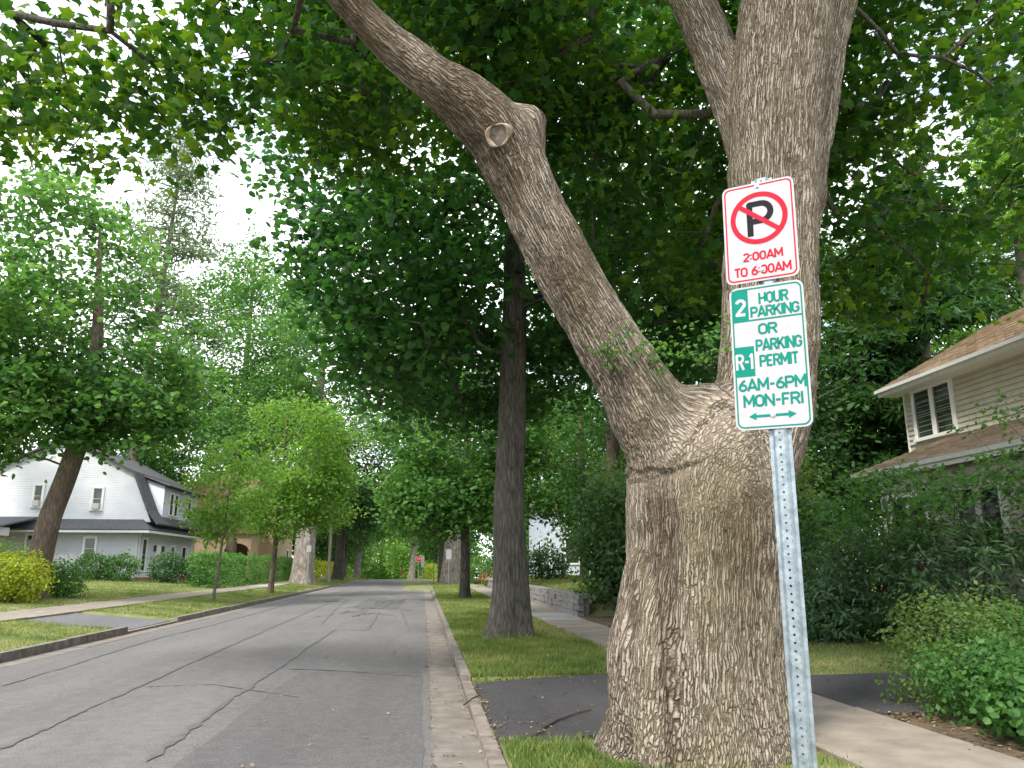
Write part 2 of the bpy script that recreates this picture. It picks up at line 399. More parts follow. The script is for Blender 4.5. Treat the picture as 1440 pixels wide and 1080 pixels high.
YS = sorted(set([60, 68, 72, 80, 84, 88, 92, -30, -8, 0, 3, 5, 6, 7.1, 7.16, 7.7, 7.76, 9, 10.49, 10.55, 11.0, 11.06, 12, 14, 17, 20.1, 20.25, 22, 22.8, 22.95, 23.6, 23.95, 24.1, 28, 34, 42, 50, 55.9, 56.1, 64, 76, 90] + list(np.arange(96, 180, 4)) + [190, 220, 260, 320, 420, 600, 900]))
V = np.array([[x, y, gz(x, y)] for y in YS for x in XS])
V[:, 0] += bend(V[:, 1]) * (np.abs(V[:, 0]) < 50)
V[:, 2] += np.where((np.abs(V[:, 0]) > 8) | (V[:, 0] > 4.9), noise3(V * [0.35, 0.35, 0]) * 0.05, 0)
nx = len(XS)
F = np.array([[j * nx + i, j * nx + i + 1, (j + 1) * nx + i + 1, (j + 1) * nx + i] for j in range(len(YS) - 1) for i in range(nx - 1)])
struct(link('ground', np_mesh('ground', V, F), M['soil']))

def strip(name, X0, X1, ys, z, m, thick=0.03, parent=None, jit=0.0, z1=None):
    """a sheet along the road following the crest, with real thickness"""
    z1 = z if z1 is None else z1
    V, F = [], []
    for y in ys:
        d = float(drop(y)); k = float(bend(y))
        V += [[X0 + k, y, z + d], [X1 + k, y, z1 + d], [X1 + k, y, z1 + d - thick], [X0 + k, y, z + d - thick]]
    for i in range(len(ys) - 1):
        a, b = 4 * i, 4 * i + 4
        for k in range(4): F.append([a + k, b + k, b + (k + 1) % 4, a + (k + 1) % 4])
    n = len(V); F += [[0, 1, 2, 3], [n - 1, n - 2, n - 3, n - 4]]
    return link(name, np_mesh(name, np.array(V), np.array(F)), m, parent)
RY = [-25, 0, 20, 40, 50, 56, 62, 68, 74, 80, 86, 92, 96] + list(np.arange(100, 180, 4)) + [200, 260, 400]
# road with a slight crown
rv, rf = [], []
rx = list(np.linspace(-6.57, 0.135, 20))
nr_ = len(rx)
for y in RY:
    for x in rx: rv.append([x + float(bend(y)), y, 0.05 * (1 - ((x + 3.2) / 3.35) ** 2) - 0.005 + float(drop(y))])
for j in range(len(RY) - 1):
    for i in range(nr_ - 1): rf.append([j * nr_ + i, j * nr_ + i + 1, (j + 1) * nr_ + i + 1, (j + 1) * nr_ + i])
road = struct(link('road', np_mesh('road', np.array(rv), np.array(rf), smooth=True), M['road']))
def crown(x): return 0.05 * (1 - ((x + 3.2) / 3.35) ** 2) - 0.005
def ribbon(name, pts, wd, m, parent, lift, jit=0.25, sub=10):
    """a flat uneven band on the road surface"""
    P = []
    for (a, b) in zip(pts[:-1], pts[1:]):
        for k in range(sub): t = k / sub; P.append((a[0] + (b[0] - a[0]) * t, a[1] + (b[1] - a[1]) * t))
    P.append(pts[-1]); P = np.array(P, float)
    T = np.gradient(P, axis=0); T /= np.linalg.norm(T, axis=1)[:, None] + 1e-9
    Nn = np.stack([-T[:, 1], T[:, 0]], 1)
    nz = noise3(np.c_[P * 1.7, np.full(len(P), random.random() * 50)]); P = P + Nn * (nz * wd * .5)[:, None]
    ww = wd / 2 * (1 + jit * RNG.normal(size=len(P)).clip(-2, 2)); ww[0] *= 0.3; ww[-1] *= 0.3
    A, B = P + Nn * ww[:, None], P - Nn * ww[:, None]
    V = np.array([[q[0], q[1], crown(q[0]) + lift + float(drop(q[1]))] for pr in zip(A, B) for q in pr])
    F = np.array([[2 * i, 2 * i + 1, 2 * i + 3, 2 * i + 2] for i in range(len(P) - 1)])
    return link(name, np_mesh(name, V, F), m, parent)
def rpatch(name, pts, m, lift):
    """an asphalt repair laid on the road"""
    P = []
    for a, b in zip(pts, pts[1:] + pts[:1]):
        for k in range(14):
            t = k / 14; P.append([a[0] + (b[0] - a[0]) * t + random.uniform(-.03, .03), a[1] + (b[1] - a[1]) * t + random.uniform(-.06, .06)])
    mb = MB(); mb.poly([(x, y, crown(x) + lift) for x, y in P]); return mb.build(name, m, road)
def g0(x, y):
    d = ray(x, y); t = -EYE / d[2]; return (t * d[0], t * d[1])
rpatch('road_patch', [(-1.75, 12.4), (0.02, 12.5), (0.05, 2), (-2.0, 1.5), (-1.9, 7.0)], M['patch'], 0.004)
rpatch('road_patch', [(-2.6, 30.5), (-0.9, 29.5), (-0.75, 38.5), (-2.6, 40)], M['patch'], 0.004)
rpatch('road_patch', [(-3.2, 60), (-0.3, 60), (-0.3, 66), (-3.2, 67)], M['patch'], 0.004)
for px, wd in [([(0, 1062), (130, 1000), (300, 922), (470, 846), (520, 826)], .055),
               ([(205, 1080), (330, 985), (395, 940), (470, 888), (520, 888)], .06),
               ([(0, 968), (100, 938), (210, 902), (300, 880)], .05),
               ([(517, 888), (534, 862)], .055),
               ([(405, 945), (470, 946), (590, 952)], .055),
               ([(300, 880), (380, 858), (440, 838)], .04),
               ([(180, 972), (300, 968), (420, 985)], .03),
               ([(545, 826), (560, 850), (575, 885)], .05),
               ([(440, 870), (500, 862), (560, 868)], .05),
               ([(500, 836), (470, 860), (452, 880)], .05)]:
    ribbon('tar_seam', [g0(*q) for q in px], wd, M['tar'], road, 0.008, jit=.55, sub=26)
for i in range(16):            # alligator cracks in the worn area
    x, y = random.uniform(-2.6, -0.6), random.uniform(27, 40)
    ribbon('tar_seam', [(x, y), (x + random.uniform(-.5, .5), y + random.uniform(-2, 2)), (x + random.uniform(-.9, .9), y + random.uniform(-3, 3))], 0.05, M['tar'], road, 0.010 + 0.0004 * i, jit=.5, sub=16)
mh = thing('manhole_cover', 'round dark iron manhole cover set in the road', 'manhole cover', (-4.05, 36.5, crown(-4.05) + 0.004))
for nm, r0, r1, h in (('rim', 0.31, 0.38, 0.012), ('lid', 0.0, 0.30, 0.016)):
    bm = bmesh.new(); bmesh.ops.create_cone(bm, segments=28, radius1=r1, radius2=r1 - 0.01, depth=h, cap_ends=True)
    me = bpy.data.meshes.new(nm); bm.to_mesh(me); bm.free(); o = link(nm, me, M['iron'], mh); o.location = (0, 0, 0.004 if nm == 'rim' else 0.008)

# gutters, kerbs, sidewalks: every cast piece is a part of its own
def pieces(root_name, piece, X0, X1, y0, y1, step, z, m, gap=0.012, thick=0.1, z1=None, alt=None, bow=0.003):
    root = struct(bpy.data.objects.new(root_name, None)); COL.objects.link(root)
    y = y0; k = 0
    while y < y1:
        L_ = step * random.uniform(0.94, 1.06)
        far = y > 70
        if far: L_ = 18
        if y + L_ > y1 - 0.6 and y1 < 100: L_ = y1 - y
        dz = random.uniform(-bow, bow)
        ys = [y, y + L_ - gap] if not far else list(np.linspace(y, y + L_ - gap, 6))
        mm = m
        if alt and alt(y): mm = M['walk_new']
        o = strip(piece, X0 + random.uniform(-.006, .006), X1, ys, z + dz, mm, thick, root, z1=None if z1 is None else z1 + dz)
        y += L_; k += 1
    return root
pieces('gutter', 'gutter_slab', 0.13, 0.555, 4.2, 180, 2.9, 0.0, M['gutter'], z1=-0.012, gap=0.014)
pieces('kerb', 'kerb_stone', 0.56, 0.685, 11.1, 180, 2.9, 0.105, M['kerb'], thick=0.22, gap=0.012, bow=0.006)
pieces('kerb', 'kerb_stone', 0.56, 0.685, 3.6, 11.1, 2.48, 0.05, M['kerb'], thick=0.2, gap=0.012, bow=0.008)
pieces('gutter', 'gutter_slab', -6.98, -6.56, 2, 180, 3.0, -0.012, M['gutter'], z1=0.0, gap=0.014)
pieces('kerb', 'kerb_stone', -7.125, -6.985, 2, 20.2, 3.0, 0.15, M['kerb'], thick=0.28, bow=0.008)
pieces('kerb', 'kerb_stone', -7.125, -6.985, 20.25, 24.0, 1.86, 0.04, M['kerb'], thick=0.2)
pieces('kerb', 'kerb_stone', -7.125, -6.985, 24.05, 180, 3.0, 0.14, M['kerb'], thick=0.28, bow=0.008)
pieces('sidewalk', 'sidewalk_slab', 3.2, 4.5, 3.5, 180, 1.52, 0.135, M['walk'], thick=0.12, gap=0.014, alt=lambda y: 11.8 < y < 13.2 or 21 < y < 23.5 or 33 < y < 35, bow=0.006)
pieces('sidewalk', 'sidewalk_slab', -11.5, -9.65, 10, 180, 1.85, 0.335, M['walk'], thick=0.12, gap=0.014, alt=lambda y: 52 < y < 58, bow=0.006)

def patch_sheet(name, poly, z, m, label=None, thick=0.05):
    mb = MB(); mb.poly([(x, y, z(x, y)) for x, y in poly], -thick); o = mb.build(name, m); struct(o); return o
def wob(pts, n=8, a=0.05):
    P = []
    for p, q in zip(pts, pts[1:] + pts[:1]):
        for k in range(n):
            t = k / n; P.append((p[0] + (q[0] - p[0]) * t + random.uniform(-a, a), p[1] + (q[1] - p[1]) * t + random.uniform(-a, a)))
    return P
def clamp_poly(P, x0, x1): return [(min(max(x, x0), x1), y) for x, y in P]
patch_sheet('driveway_apron', clamp_poly(wob([(0.69, 6.9), (1.5, 7.3), (3.19, 7.3), (3.19, 11.25), (2.0, 11.05), (0.69, 10.75)]), 0.69, 3.19), lambda x, y: 0.055 + 0.03 * (x - 0.69), M['drive'])
patch_sheet('driveway', clamp_poly(wob([(4.51, 7.75), (12.3, 7.6), (12.3, 10.3), (4.51, 10.45)]), 4.51, 12.3), lambda x, y: 0.13 + 0.012 * (x - 4.5), M['drive'])
patch_sheet('driveway_apron', clamp_poly(wob([(-7.13, 20.2), (-9.62, 20.6), (-9.62, 23.7), (-7.13, 24.0)]), -9.63, -7.13), lambda x, y: 0.05 - 0.095 * (x + 7.13), asphalt('grey apron asphalt', (0.13, 0.128, 0.135), 0.1, 0.2))
patch_sheet('planting_bed', clamp_poly(wob([(4.51, 4.0), (8.5, 4.0), (8.5, 7.7), (4.51, 7.72)], a=0.08), 4.51, 9), lambda x, y: 0.125 + 0.012 * (x - 4.5), M['dirt'])
patch_sheet('garden_path', wob([(4.5, 17.9), (12, 18.4), (12, 19.2), (4.5, 18.7)], a=0.02), lambda x, y: 0.15 + 0.018 * (x - 4.5), M['walk'])
patch_sheet('planting_bed', wob([(4.55, 19.3), (7.6, 19.2), (7.6, 22.8), (4.55, 22.8)], a=0.08), lambda x, y: 0.14, M['dirt'])

# ------------------------------------------------------------------ leaves
def tmpl(pts, tris): return np.array(pts, float), np.array(tris)
def fan(outline, center):
    n = len(outline); return tmpl([center] + outline, [[0, 1 + i, 1 + (i + 1) % n] for i in range(n)])
_mo = [(0, 0.04), (.44, .06), (.32, .27), (.58, .50), (.25, .62), (0, 1.0)]
_mo = _mo + [(-x, y) for x, y in _mo[-2:0:-1]]
def fold(x, y): return -0.28 * abs(x) - 0.22 * (y - 0.3) ** 2
LEAF_MAPLE = fan([(x, y, fold(x, y)) for x, y in _mo], (0, .35, 0))
_m6 = [(0, 0), (.46, .1), (.52, .52), (.2, .62), (0, 1)]
_m6 = _m6 + [(-x, y) for x, y in _m6[-2:0:-1]]
LEAF_MID = fan([(x, y, fold(x, y)) for x, y in _m6], (0, .35, 0))
LEAF_MID = tmpl([(0, 0, 0), (.5, .12, -.14), (.5, .58, -.16), (0, 1, -.1), (-.5, .58, -.16), (-.5, .12, -.14)], [[0, 1, 2], [0, 2, 3], [0, 3, 4], [0, 4, 5]])
LEAF_OVAL = tmpl([(0, 0, 0), (.32, .45, -.08), (0, 1, -.12), (-.32, .45, -.08)], [[0, 1, 2], [0, 2, 3]])
LEAF_LONG = tmpl([(0, 0, 0), (.14, .4, .03), (0, 1, -.1), (-.14, .4, .03)], [[0, 1, 2], [0, 2, 3]])
LEAF_NEEDLE = tmpl([(0, 0, 0), (.05, .5, 0), (0, 1, -.05), (-.05, .5, 0)], [[0, 1, 2], [0, 2, 3]])
def unit(v): return v / (np.linalg.norm(v, axis=1)[:, None] + 1e-9)
def leaf_arrays(t, P, Nn, D, S):
    """leaves of template t at P, facing Nn, pointing along D, size S"""
    TV, TF = t
    Nn = unit(Nn); D = unit(D - Nn * np.sum(D * Nn, 1)[:, None]); B = np.cross(D, Nn)
    V = P[:, None, :] + S[:, None, None] * (TV[None, :, 0:1] * B[:, None, :] + TV[None, :, 1:2] * D[:, None, :] + TV[None, :, 2:3] * Nn[:, None, :])
    n = len(P); F = TF[None] + (np.arange(n) * len(TV))[:, None, None]
    return V.reshape(-1, 3), F.reshape(-1, 3)
def leaf_mesh(name, t, P, Nn, D, S, tint):
    V, F = leaf_arrays(t, P, Nn, D, S)
    return np_mesh(name, V, F, tint=np.repeat(tint, len(t[0])))
def cluster_leaves(C, n, rc, rng, flat=0.55, up=0.9, droop=0.4, size=0.12, outward=None):
    """n leaves round every cluster centre: positions, normals, directions, sizes, tints"""
    k = len(C)
    off = rng.normal(size=(k, n, 3)) * rc * np.array([1, 1, flat])
    P = (C[:, None, :] + off).reshape(-1, 3)
    Nn = rng.normal(size=(k * n, 3)) * 0.55 + np.array([0, 0, up])
    D = off.reshape(-1, 3) / rc * 0.6 + rng.normal(size=(k * n, 3)) * 0.6 - np.array([0, 0, droop])
    S = size * rng.uniform(0.65, 1.25, k * n)
    tint = np.clip(np.repeat(rng.uniform(0.15, 0.85, k), n) * 0.6 + rng.uniform(0, 0.5, k * n) + 0.25 * noise3(P * 0.35), 0, 1)
    return P, Nn, D, S, tint
def fill_ellipsoids(ells, rng, gap=0.0, gscale=0.45, shell=0.55):
    """cluster centres through the volume of several ellipsoids, denser towards the outside, with gaps"""
    out = []
    for (c, r, n) in ells:
        got = 0
        while got < n:
            d = unit(rng.normal(size=(n * 2, 3))); q = rng.uniform(0, 1, n * 2) ** (1 / 3)
            q = shell * (0.55 + 0.45 * q) + (1 - shell) * q
            p = np.array(c) + d * q[:, None] * np.array(r) * (1 + 0.34 * noise3(d * 2.3 + c[0] + 3 * c[2]))[:, None]
            keep = noise3(p * gscale + 7.7) > gap - 0.25
            p = p[keep][: n - got]; got += len(p); out.append(p)
    return np.vstack(out)
def connect(starts, C, rng, sag=0.15, seg=0.9, trunk_bias=0.5):
    """grow branches from the start nodes to every cluster centre; returns nodes, parents"""
    pos = [np.array(p, float) for p in starts]; par = [-1] * len(pos); ends = []
    buf = np.zeros((len(C) * 12 + len(pos) + 10, 3)); n = len(pos); buf[:n] = pos
    s0 = np.mean(buf[:n], 0)
    dist = np.min(np.linalg.norm(C[:, None, :] - buf[None, :n, :], axis=2), axis=1)
    par = list(par)
    for ci in np.argsort(dist):
        c = C[ci]
        v = buf[:n] - c; dd = np.linalg.norm(v, axis=1) * (1 + 0.35 * (v[:, 2] > 0.3))
        j = int(np.argmin(dd)); a = buf[j].copy(); L_ = np.linalg.norm(c - a)
        k = int(min(10, max(1, round(L_ / seg)))); prev = j
        side = rng.normal(size=3) * 0.10 * L_
        for q in range(1, k + 1):
            t = q / k; p = a + (c - a) * t + (side + np.array([0, 0, sag * L_])) * math.sin(PI * t) * 0.6
            if n < len(buf): buf[n] = p; par.append(prev); prev = n; n += 1
        ends.append(prev)
    return buf[:n], par, ends
def branch_chains(nodes, par, nstart, ends, rtip, power):
    cnt = np.zeros(len(nodes))
    for e in ends: cnt[e] += 1
    for i in range(len(nodes) - 1, -1, -1):
        if par[i] >= 0: cnt[par[i]] += cnt[i]
    R = rtip * np.maximum(cnt, 1) ** power
    best = {}
    for i in range(nstart, len(nodes)):
        p = par[i]
        if p >= 0 and (p not in best or cnt[i] > cnt[best[p]]): best[p] = i
    chains = []
    for i in range(nstart, len(nodes)):
        if par[i] < nstart or best.get(par[i]) != i:
            ch = [par[i], i]
            while ch[-1] in best: ch.append(best[ch[-1]])
            rr = R[ch].copy(); rr[0] = rr[1]
            chains.append((nodes[ch], rr))
    return chains
def add_branches(root, origin, chains, m, thr, nbig=7, nsmall=4, cap=60, maxr=None):
    small = []; big = 0
    for P, R in sorted(chains, key=lambda c: -c[1][0]):
        if maxr: R = np.minimum(R, maxr)
        if R[0] >= thr and big < cap:
            V, F = tube_np(P - origin, R, nbig); link('branch', np_mesh('branch', V, F, smooth=True), m, root); big += 1
        else:
            small.append(tube_np(P - origin, R, nsmall, cap=False))
    if small:
        V, F = merge_vf(small); stuff(link('twigs', np_mesh('twigs', V, F, smooth=True), m, root))

def tree(name, label, base, trunk, ells, leafmat, barkmat, size=0.14, per=40, rc=0.45, leaf=LEAF_MID, seed=1, group=None, thr=0.05, gap=0.0, rtip=0.008, power=0.46, seg=1.0, nseg=14, cat='tree', flat=0.55, up=0.8, droop=0.4, start_from=0.3, shell=0.5, cap=40, flare=1.35, sag=0.12, gscale=0.45):
    """tapered trunk (pts are x, y, height, radius from the base), limbs, twigs and a crown of single leaves"""
    rng = np.random.default_rng(seed)
    bz = gz(base[0], base[1]) - 0.05 if len(base) == 2 else base[2]
    o = np.array([base[0], base[1], bz])
    root = thing(name, label, cat, tuple(o), 0, group)
    T = np.array(trunk, float)
    zz = np.linspace(0, T[-1, 2], max(8, int(T[-1, 2] / 0.35)))
    P = np.c_[np.interp(zz, T[:, 2], T[:, 0]), np.interp(zz, T[:, 2], T[:, 1]), zz]
    R = np.interp(zz, T[:, 2], T[:, 3])
    R = R * (1 + (flare - 1) * np.exp(-zz / (R[0] * 1.6)))
    P[:, :2] += 0.12 * R[:, None] * np.stack([noise3(np.c_[zz * .5, zz * 0 + seed, zz * 0]), noise3(np.c_[zz * .5, zz * 0 + seed + 9, zz * 0])], 1)
    ph = rng.uniform(0, 6, 3)
    V, F = tube_np(P, R, nseg, prof=lambda i, th: 1 + (0.05 + 0.12 * math.exp(-zz[i] / (R[0] * 1.5))) * (0.6 * np.sin(5 * th + ph[0]) + 0.5 * np.sin(3 * th + ph[1])) + 0.02 * np.sin(9 * th + ph[2] + zz[i]))
    link('trunk', np_mesh('trunk', V, F, smooth=True), barkmat, root)
    C = fill_ellipsoids(ells, rng, gap, gscale, shell) + o
    starts = (P + o)[int(len(P) * start_from):]
    nodes, par, ends = connect(starts, C, rng, seg=seg, sag=sag)
    par = list(par)
    ch = branch_chains(nodes, par, len(starts), ends, rtip, power)
    add_branches(root, o, ch, barkmat, thr, cap=cap, maxr=float(T[-1, 3]) * 0.95)
    P, Nn, D, S, ti = cluster_leaves(C - o, per, rc, rng, flat=flat, up=up, droop=droop, size=size)
    stuff(link('crown', leaf_mesh('crown', leaf, P, Nn, D, S, ti), leafmat, root))
    return root, C, rng

def shrub(name, label, c, r, n, leafmat, size=0.07, leaf=LEAF_OVAL, seed=1, box=False, group=None, stems=6, cat='shrub', up=0.5, droop=0.1, rz=0, shell=0.75, rough=0.15, per=14, rc=0.14, flat=0.7):
    """bush: stems from the ground and leaves all through its body. c = centre on the ground, r = half sizes, height = 2*r[2]"""
    rng = np.random.default_rng(seed)
    z0 = gz(c[0], c[1]) if len(c) == 2 else c[2]
    root = thing(name, label, cat, (c[0], c[1], z0 - 0.03), rz, group)
    r = np.array(r, float)
    k = max(1, n // per)
    if box:
        p = rng.uniform(-1, 1, (k, 3)); ax = rng.integers(0, 3, k); sg = np.where(rng.uniform(size=k) < 0.5, -1, 1)
        on = rng.uniform(size=k) < 0.72; p[np.arange(k)[on], ax[on]] = sg[on] * rng.uniform(0.9, 1.0, on.sum())
        C = p * r + np.array([0, 0, r[2]])
        out = np.zeros_like(C); out[np.arange(k), ax] = sg
        C = C + 0.05 * rng.normal(size=C.shape)
    else:
        d = unit(rng.normal(size=(k, 3))); q = np.where(rng.uniform(size=k) < shell, rng.uniform(0.82, 1.0, k), rng.uniform(0, 1, k) ** (1 / 3))
        C = d * q[:, None] * r * (1 + rough * 2.2 * noise3(d * 1.9 + seed))[:, None] + np.array([0, 0, r[2]])
        C[:, 2] = np.maximum(C[:, 2], 0.04 + rng.uniform(0, 0.1, k)); out = d
    P, Nn, D, S, ti = cluster_leaves(C, per, rc, rng, flat=flat, up=up, droop=droop, size=size)
    Nn = Nn + np.repeat(out, per, axis=0) * 0.6
    stuff(link('foliage', leaf_mesh('foliage', leaf, P, Nn, D, S, ti), leafmat, root))
    for s in range(stems):
        a = rng.uniform(0, 6.28); e = np.array([math.cos(a) * r[0] * 0.6, math.sin(a) * r[1] * 0.6, r[2] * rng.uniform(1.2, 1.7)])
        b0 = np.array([math.cos(a) * r[0] * 0.12, math.sin(a) * r[1] * 0.12, 0])
        pts = [b0 + (e - b0) * t + rng.normal(size=3) * 0.04 * t for t in np.linspace(0, 1, 5)]
        V, F = tube_np(np.array(pts), np.linspace(0.022, 0.006, 5) * (0.5 + r[2]), 5)
        link('stem', np_mesh('stem', V, F, smooth=True), M['twig'], root)
    return root

# ------------------------------------------------------------------ the big maple in front
def hero():
    rng = np.random.default_rng(5)
    TY = 6.72
    o = np.array([2.17, TY, 0.06])
    root = thing('maple_tree', 'huge old forked maple with deeply ridged bark right behind the parking sign', 'tree', tuple(o))
    def axis(rows, Yf, k=.97):
        """rows of (px x, px y, half width in px) -> points and radii"""
        P, R = [], []
        for i, (x, y, hw) in enumerate(rows):
            Y = Yf(i / (len(rows) - 1)); p = atY(x, y, Y); P.append(p); R.append(hw / FPX * float((p - E0) @ _f) * k)
        return np.array(P), np.array(R)
    def dense(P, R, step=0.06):
        s = np.r_[0, np.cumsum(np.linalg.norm(np.diff(P, axis=0), axis=1))]
        n = int(s[-1] / step) + 2; q = np.linspace(0, s[-1], n)
        Pd = np.stack([np.interp(q, s, P[:, k]) for k in range(3)], 1); Rd = np.interp(q, s, R)
        for _ in range(12):
            Pd[1:-1] = (Pd[:-2] + 2 * Pd[1:-1] + Pd[2:]) / 4; Rd[1:-1] = (Rd[:-2] + 2 * Rd[1:-1] + Rd[2:]) / 4
        return Pd, Rd
    tr = axis([(986, 1215, 230), (987, 1130, 188), (989, 1070, 156), (990, 980, 127), (991, 900, 118), (992, 800, 115), (996, 700, 117), (996, 640, 119), (993, 605, 104), (990, 572, 84), (988, 550, 58)], lambda t: TY)
    lm = axis([(955, 660, 62), (925, 600, 66), (880, 520, 54), (838, 450, 49), (800, 385, 48), (768, 325, 47), (744, 270, 47), (722, 220, 51), (698, 178, 52), (652, 140, 44), (598, 100, 35), (540, 55, 29), (495, 5, 25), (447, -52, 23)], lambda t: TY - 0.05 - 0.75 * t, .91)
    st = axis([(1046, 690, 68), (1062, 620, 73), (1076, 540, 72), (1083, 450, 71), (1084, 380, 69), (1086, 300, 66), (1088, 200, 65), (1095, 110, 67), (1104, 30, 68), (1112, -60, 62)], lambda t: TY + 0.05, .93)
    s2 = axis([(1128, 330, 26), (1143, 200, 27), (1160, 90, 28), (1178, -10, 29), (1190, -60, 27)], lambda t: TY + 0.1 + 0.25 * t, .92)
    s3 = axis([(1072, 240, 40), (1040, 150, 36), (1005, 70, 33), (975, 0, 31), (952, -55, 29)], lambda t: TY + 0.25 + 0.6 * t, .92)
    kb = axis([(716, 250, 40), (732, 200, 37), (742, 160, 30)], lambda t: TY - 0.42)
    kb2 = axis([(705, 230, 34), (702, 180, 36), (700, 143, 22)], lambda t: TY - 0.48)
    ax = [dense(*a) for a in (tr, lm, st, s2, s3)]
    up_ = {1: axis([(447, -52, 24), (440, -60, 23), (370, -140, 20), (250, -230, 13)], lambda t: TY - 0.80 - .5 * t), 2: axis([(1112, -50, 63), (1122, -180, 56), (1130, -340, 48), (1140, -620, 30)], lambda t: TY + .05),
           3: axis([(1188, -52, 27), (1200, -120, 27), (1235, -260, 24), (1300, -450, 14)], lambda t: TY + .35 + .4 * t), 4: axis([(954, -50, 29), (945, -70, 29), (895, -180, 26), (820, -330, 16)], lambda t: TY + .85 + .5 * t)}
    up_ = {k: dense(*a, step=.15) for k, a in up_.items()}
    for P, R in up_.values():          # the stems go on above the picture
        Vb, Fb = tube_np(P - o, R, 20); link('branch', np_mesh('branch', Vb, Fb, smooth=True), M['bark_mid'], root)
    parts = []
    ph = rng.uniform(0, 6.28, 6)
    for k, (P, R) in enumerate(ax):
        if k == 0:
            def pr(i, th, P=P):
                h = P[i][2]; fl = math.exp(-max(0, h) / 0.55)
                return 1 + fl * 0.05 * np.sin(5 * th + ph[0]) + 0.012 * np.sin(3 * th + ph[1] + h * .4) + 0.014 * np.sin(7 * th + ph[2]) + fl * 0.03 * np.sin(9 * th + ph[3])
        else:
            def pr(i, th, P=P): return 1 + 0.03 * np.sin(3 * th + ph[k] + i * .02) + 0.02 * np.sin(5 * th + ph[k] * 2 + i * .03)
        parts.append(tube_np(P, R, 40, prof=pr))
    for a in (kb, kb2):
        P, R = dense(*a, step=0.04); parts.append(tube_np(P, R, 24))
    for a in (-2.72, -2.15, -1.55, -0.95, -0.3, 0.6, 1.5):       # buttress roots running into the ground
        d = np.array([math.cos(a), math.sin(a), 0])
        pts = np.array([o + d * 0.30 + [0, 0, 1.6], o + d * 0.52 + [0, 0, 0.8], o + d * 0.68 + [0, 0, 0.3], o + d * 0.84 + [0, 0, 0.02], o + d * 1.05 + [0, 0, -0.2]])
        k_ = {-2.15: .95, -1.55: .9, -0.95: .95, -2.72: .76}.get(a, 1.0); pts[2:, :2] = o[:2] + (pts[2:, :2] - o[:2]) * k_
        pts[:, :2] += rng.normal(size=(5, 2)) * 0.02
        parts.append(tube_np(pts, np.array([0.14, 0.19, 0.18, 0.14, 0.09]), 16))
    V, F = merge_vf(parts)
    F3 = quads_to_tris(F)
    tmp = bpy.data.objects.new('trunk_draft', np_mesh('trunk_draft', V - o, F3)); COL.objects.link(tmp)
    rm = tmp.modifiers.new('r', 'REMESH'); rm.mode = 'VOXEL'; rm.voxel_size = 0.0162; rm.adaptivity = 0
    bpy.context.view_layer.update()
    dg = bpy.context.evaluated_depsgraph_get()
    ev = tmp.evaluated_get(dg); me0 = bpy.data.meshes.new_from_object(ev)
    bpy.data.objects.remove(tmp)
    n = len(me0.vertices)
    co = np.zeros(n * 3, np.float32); me0.vertices.foreach_get('co', co); co = co.reshape(-1, 3).astype(float)
    ed = np.zeros(len(me0.edges) * 2, np.int32); me0.edges.foreach_get('vertices', ed); ed = ed.reshape(-1, 2)
    i0, i1 = np.r_[ed[:, 0], ed[:, 1]], np.r_[ed[:, 1], ed[:, 0]]
    deg = np.bincount(i0, minlength=n).clip(1)
    def lap(A): return np.stack([np.bincount(i0, A[i1, k], n) for k in range(A.shape[1])], 1) / deg[:, None]
    # soften the crotch, the root seams and the knots more than the rest
    crotch = atY(990, 545, TY) - o; knob = atY(715, 195, TY - .45) - o
    def near(c, r): return np.exp(-(np.linalg.norm(co - c, axis=1) / r) ** 2)
    wgt = np.clip(near(crotch, 0.75) + near(atY(905, 640, TY - .5) - o, 0.6) + near(atY(1085, 640, TY - .3) - o, 0.7) + 0.55 * np.exp(-((co[:, 2] - 0.2) / 0.4) ** 2) + 0.25 * near(knob, .3) + near(atY(1070, 220, TY + .2) - o, 0.45) * .5 + 0.12, 0, 1)[:, None]
    for _ in range(90): co = co + 0.5 * wgt * (lap(co) - co)
    # keep only what stands above the soil
    # bark coordinates along the nearest stems
    hs, ws, cs = [], [], []
    def bark(c):
        wv = np.stack([noise3(c * [1.6, 1.6, .9] + 5), noise3(c * [1.6, 1.6, .9] + 31)], 1) * 0.055
        fine_w = np.stack([noise3(c * [9, 9, 6] + 3), noise3(c * [9, 9, 6] + 17)], 1) * 0.005
        q = c.copy(); q[:, :2] += wv + fine_w
        a = noise3(q * [26, 26, 2.0]); b = noise3(q * [40, 40, 4.0] + 9); d = noise3(q * [60, 60, 15] + 4)
        rid = np.minimum(1, np.abs(a) * 5.5) * 0.62 + np.minimum(1, np.abs(b) * 4.5) * 0.38
        cross = np.minimum(1, np.abs(noise3(q * [6, 6, 13] + 2)) * 4.0)
        return rid * (0.86 + 0.14 * cross) + 0.12 * d
    kt = int(np.argmin(np.abs(ax[0][0][:, 2] - atY(996, 690, TY)[2])))
    def joined(a):
        P = np.vstack([ax[0][0][:kt], a[0][6:]]); R = np.r_[ax[0][1][:kt], a[1][6:]]
        return dense(P, R)
    for P, R in (joined(ax[1]), joined(ax[2]), ax[3], ax[4]):
        P = P - o
        Tn = np.gradient(P, axis=0); Tn /= np.linalg.norm(Tn, axis=1)[:, None]
        s = np.r_[0, np.cumsum(np.hypot(np.linalg.norm(np.diff(P, axis=0), axis=1), 1.15 * np.diff(R)))]
        idx = np.empty(n, int); dm = np.empty(n)
        for a in range(0, n, 40000):
            dd = ((co[a:a + 40000, None, :] - P[None]) ** 2).sum(2); jj = dd.argmin(1); idx[a:a + 40000] = jj; dm[a:a + 40000] = np.sqrt(dd[np.arange(len(jj)), jj])
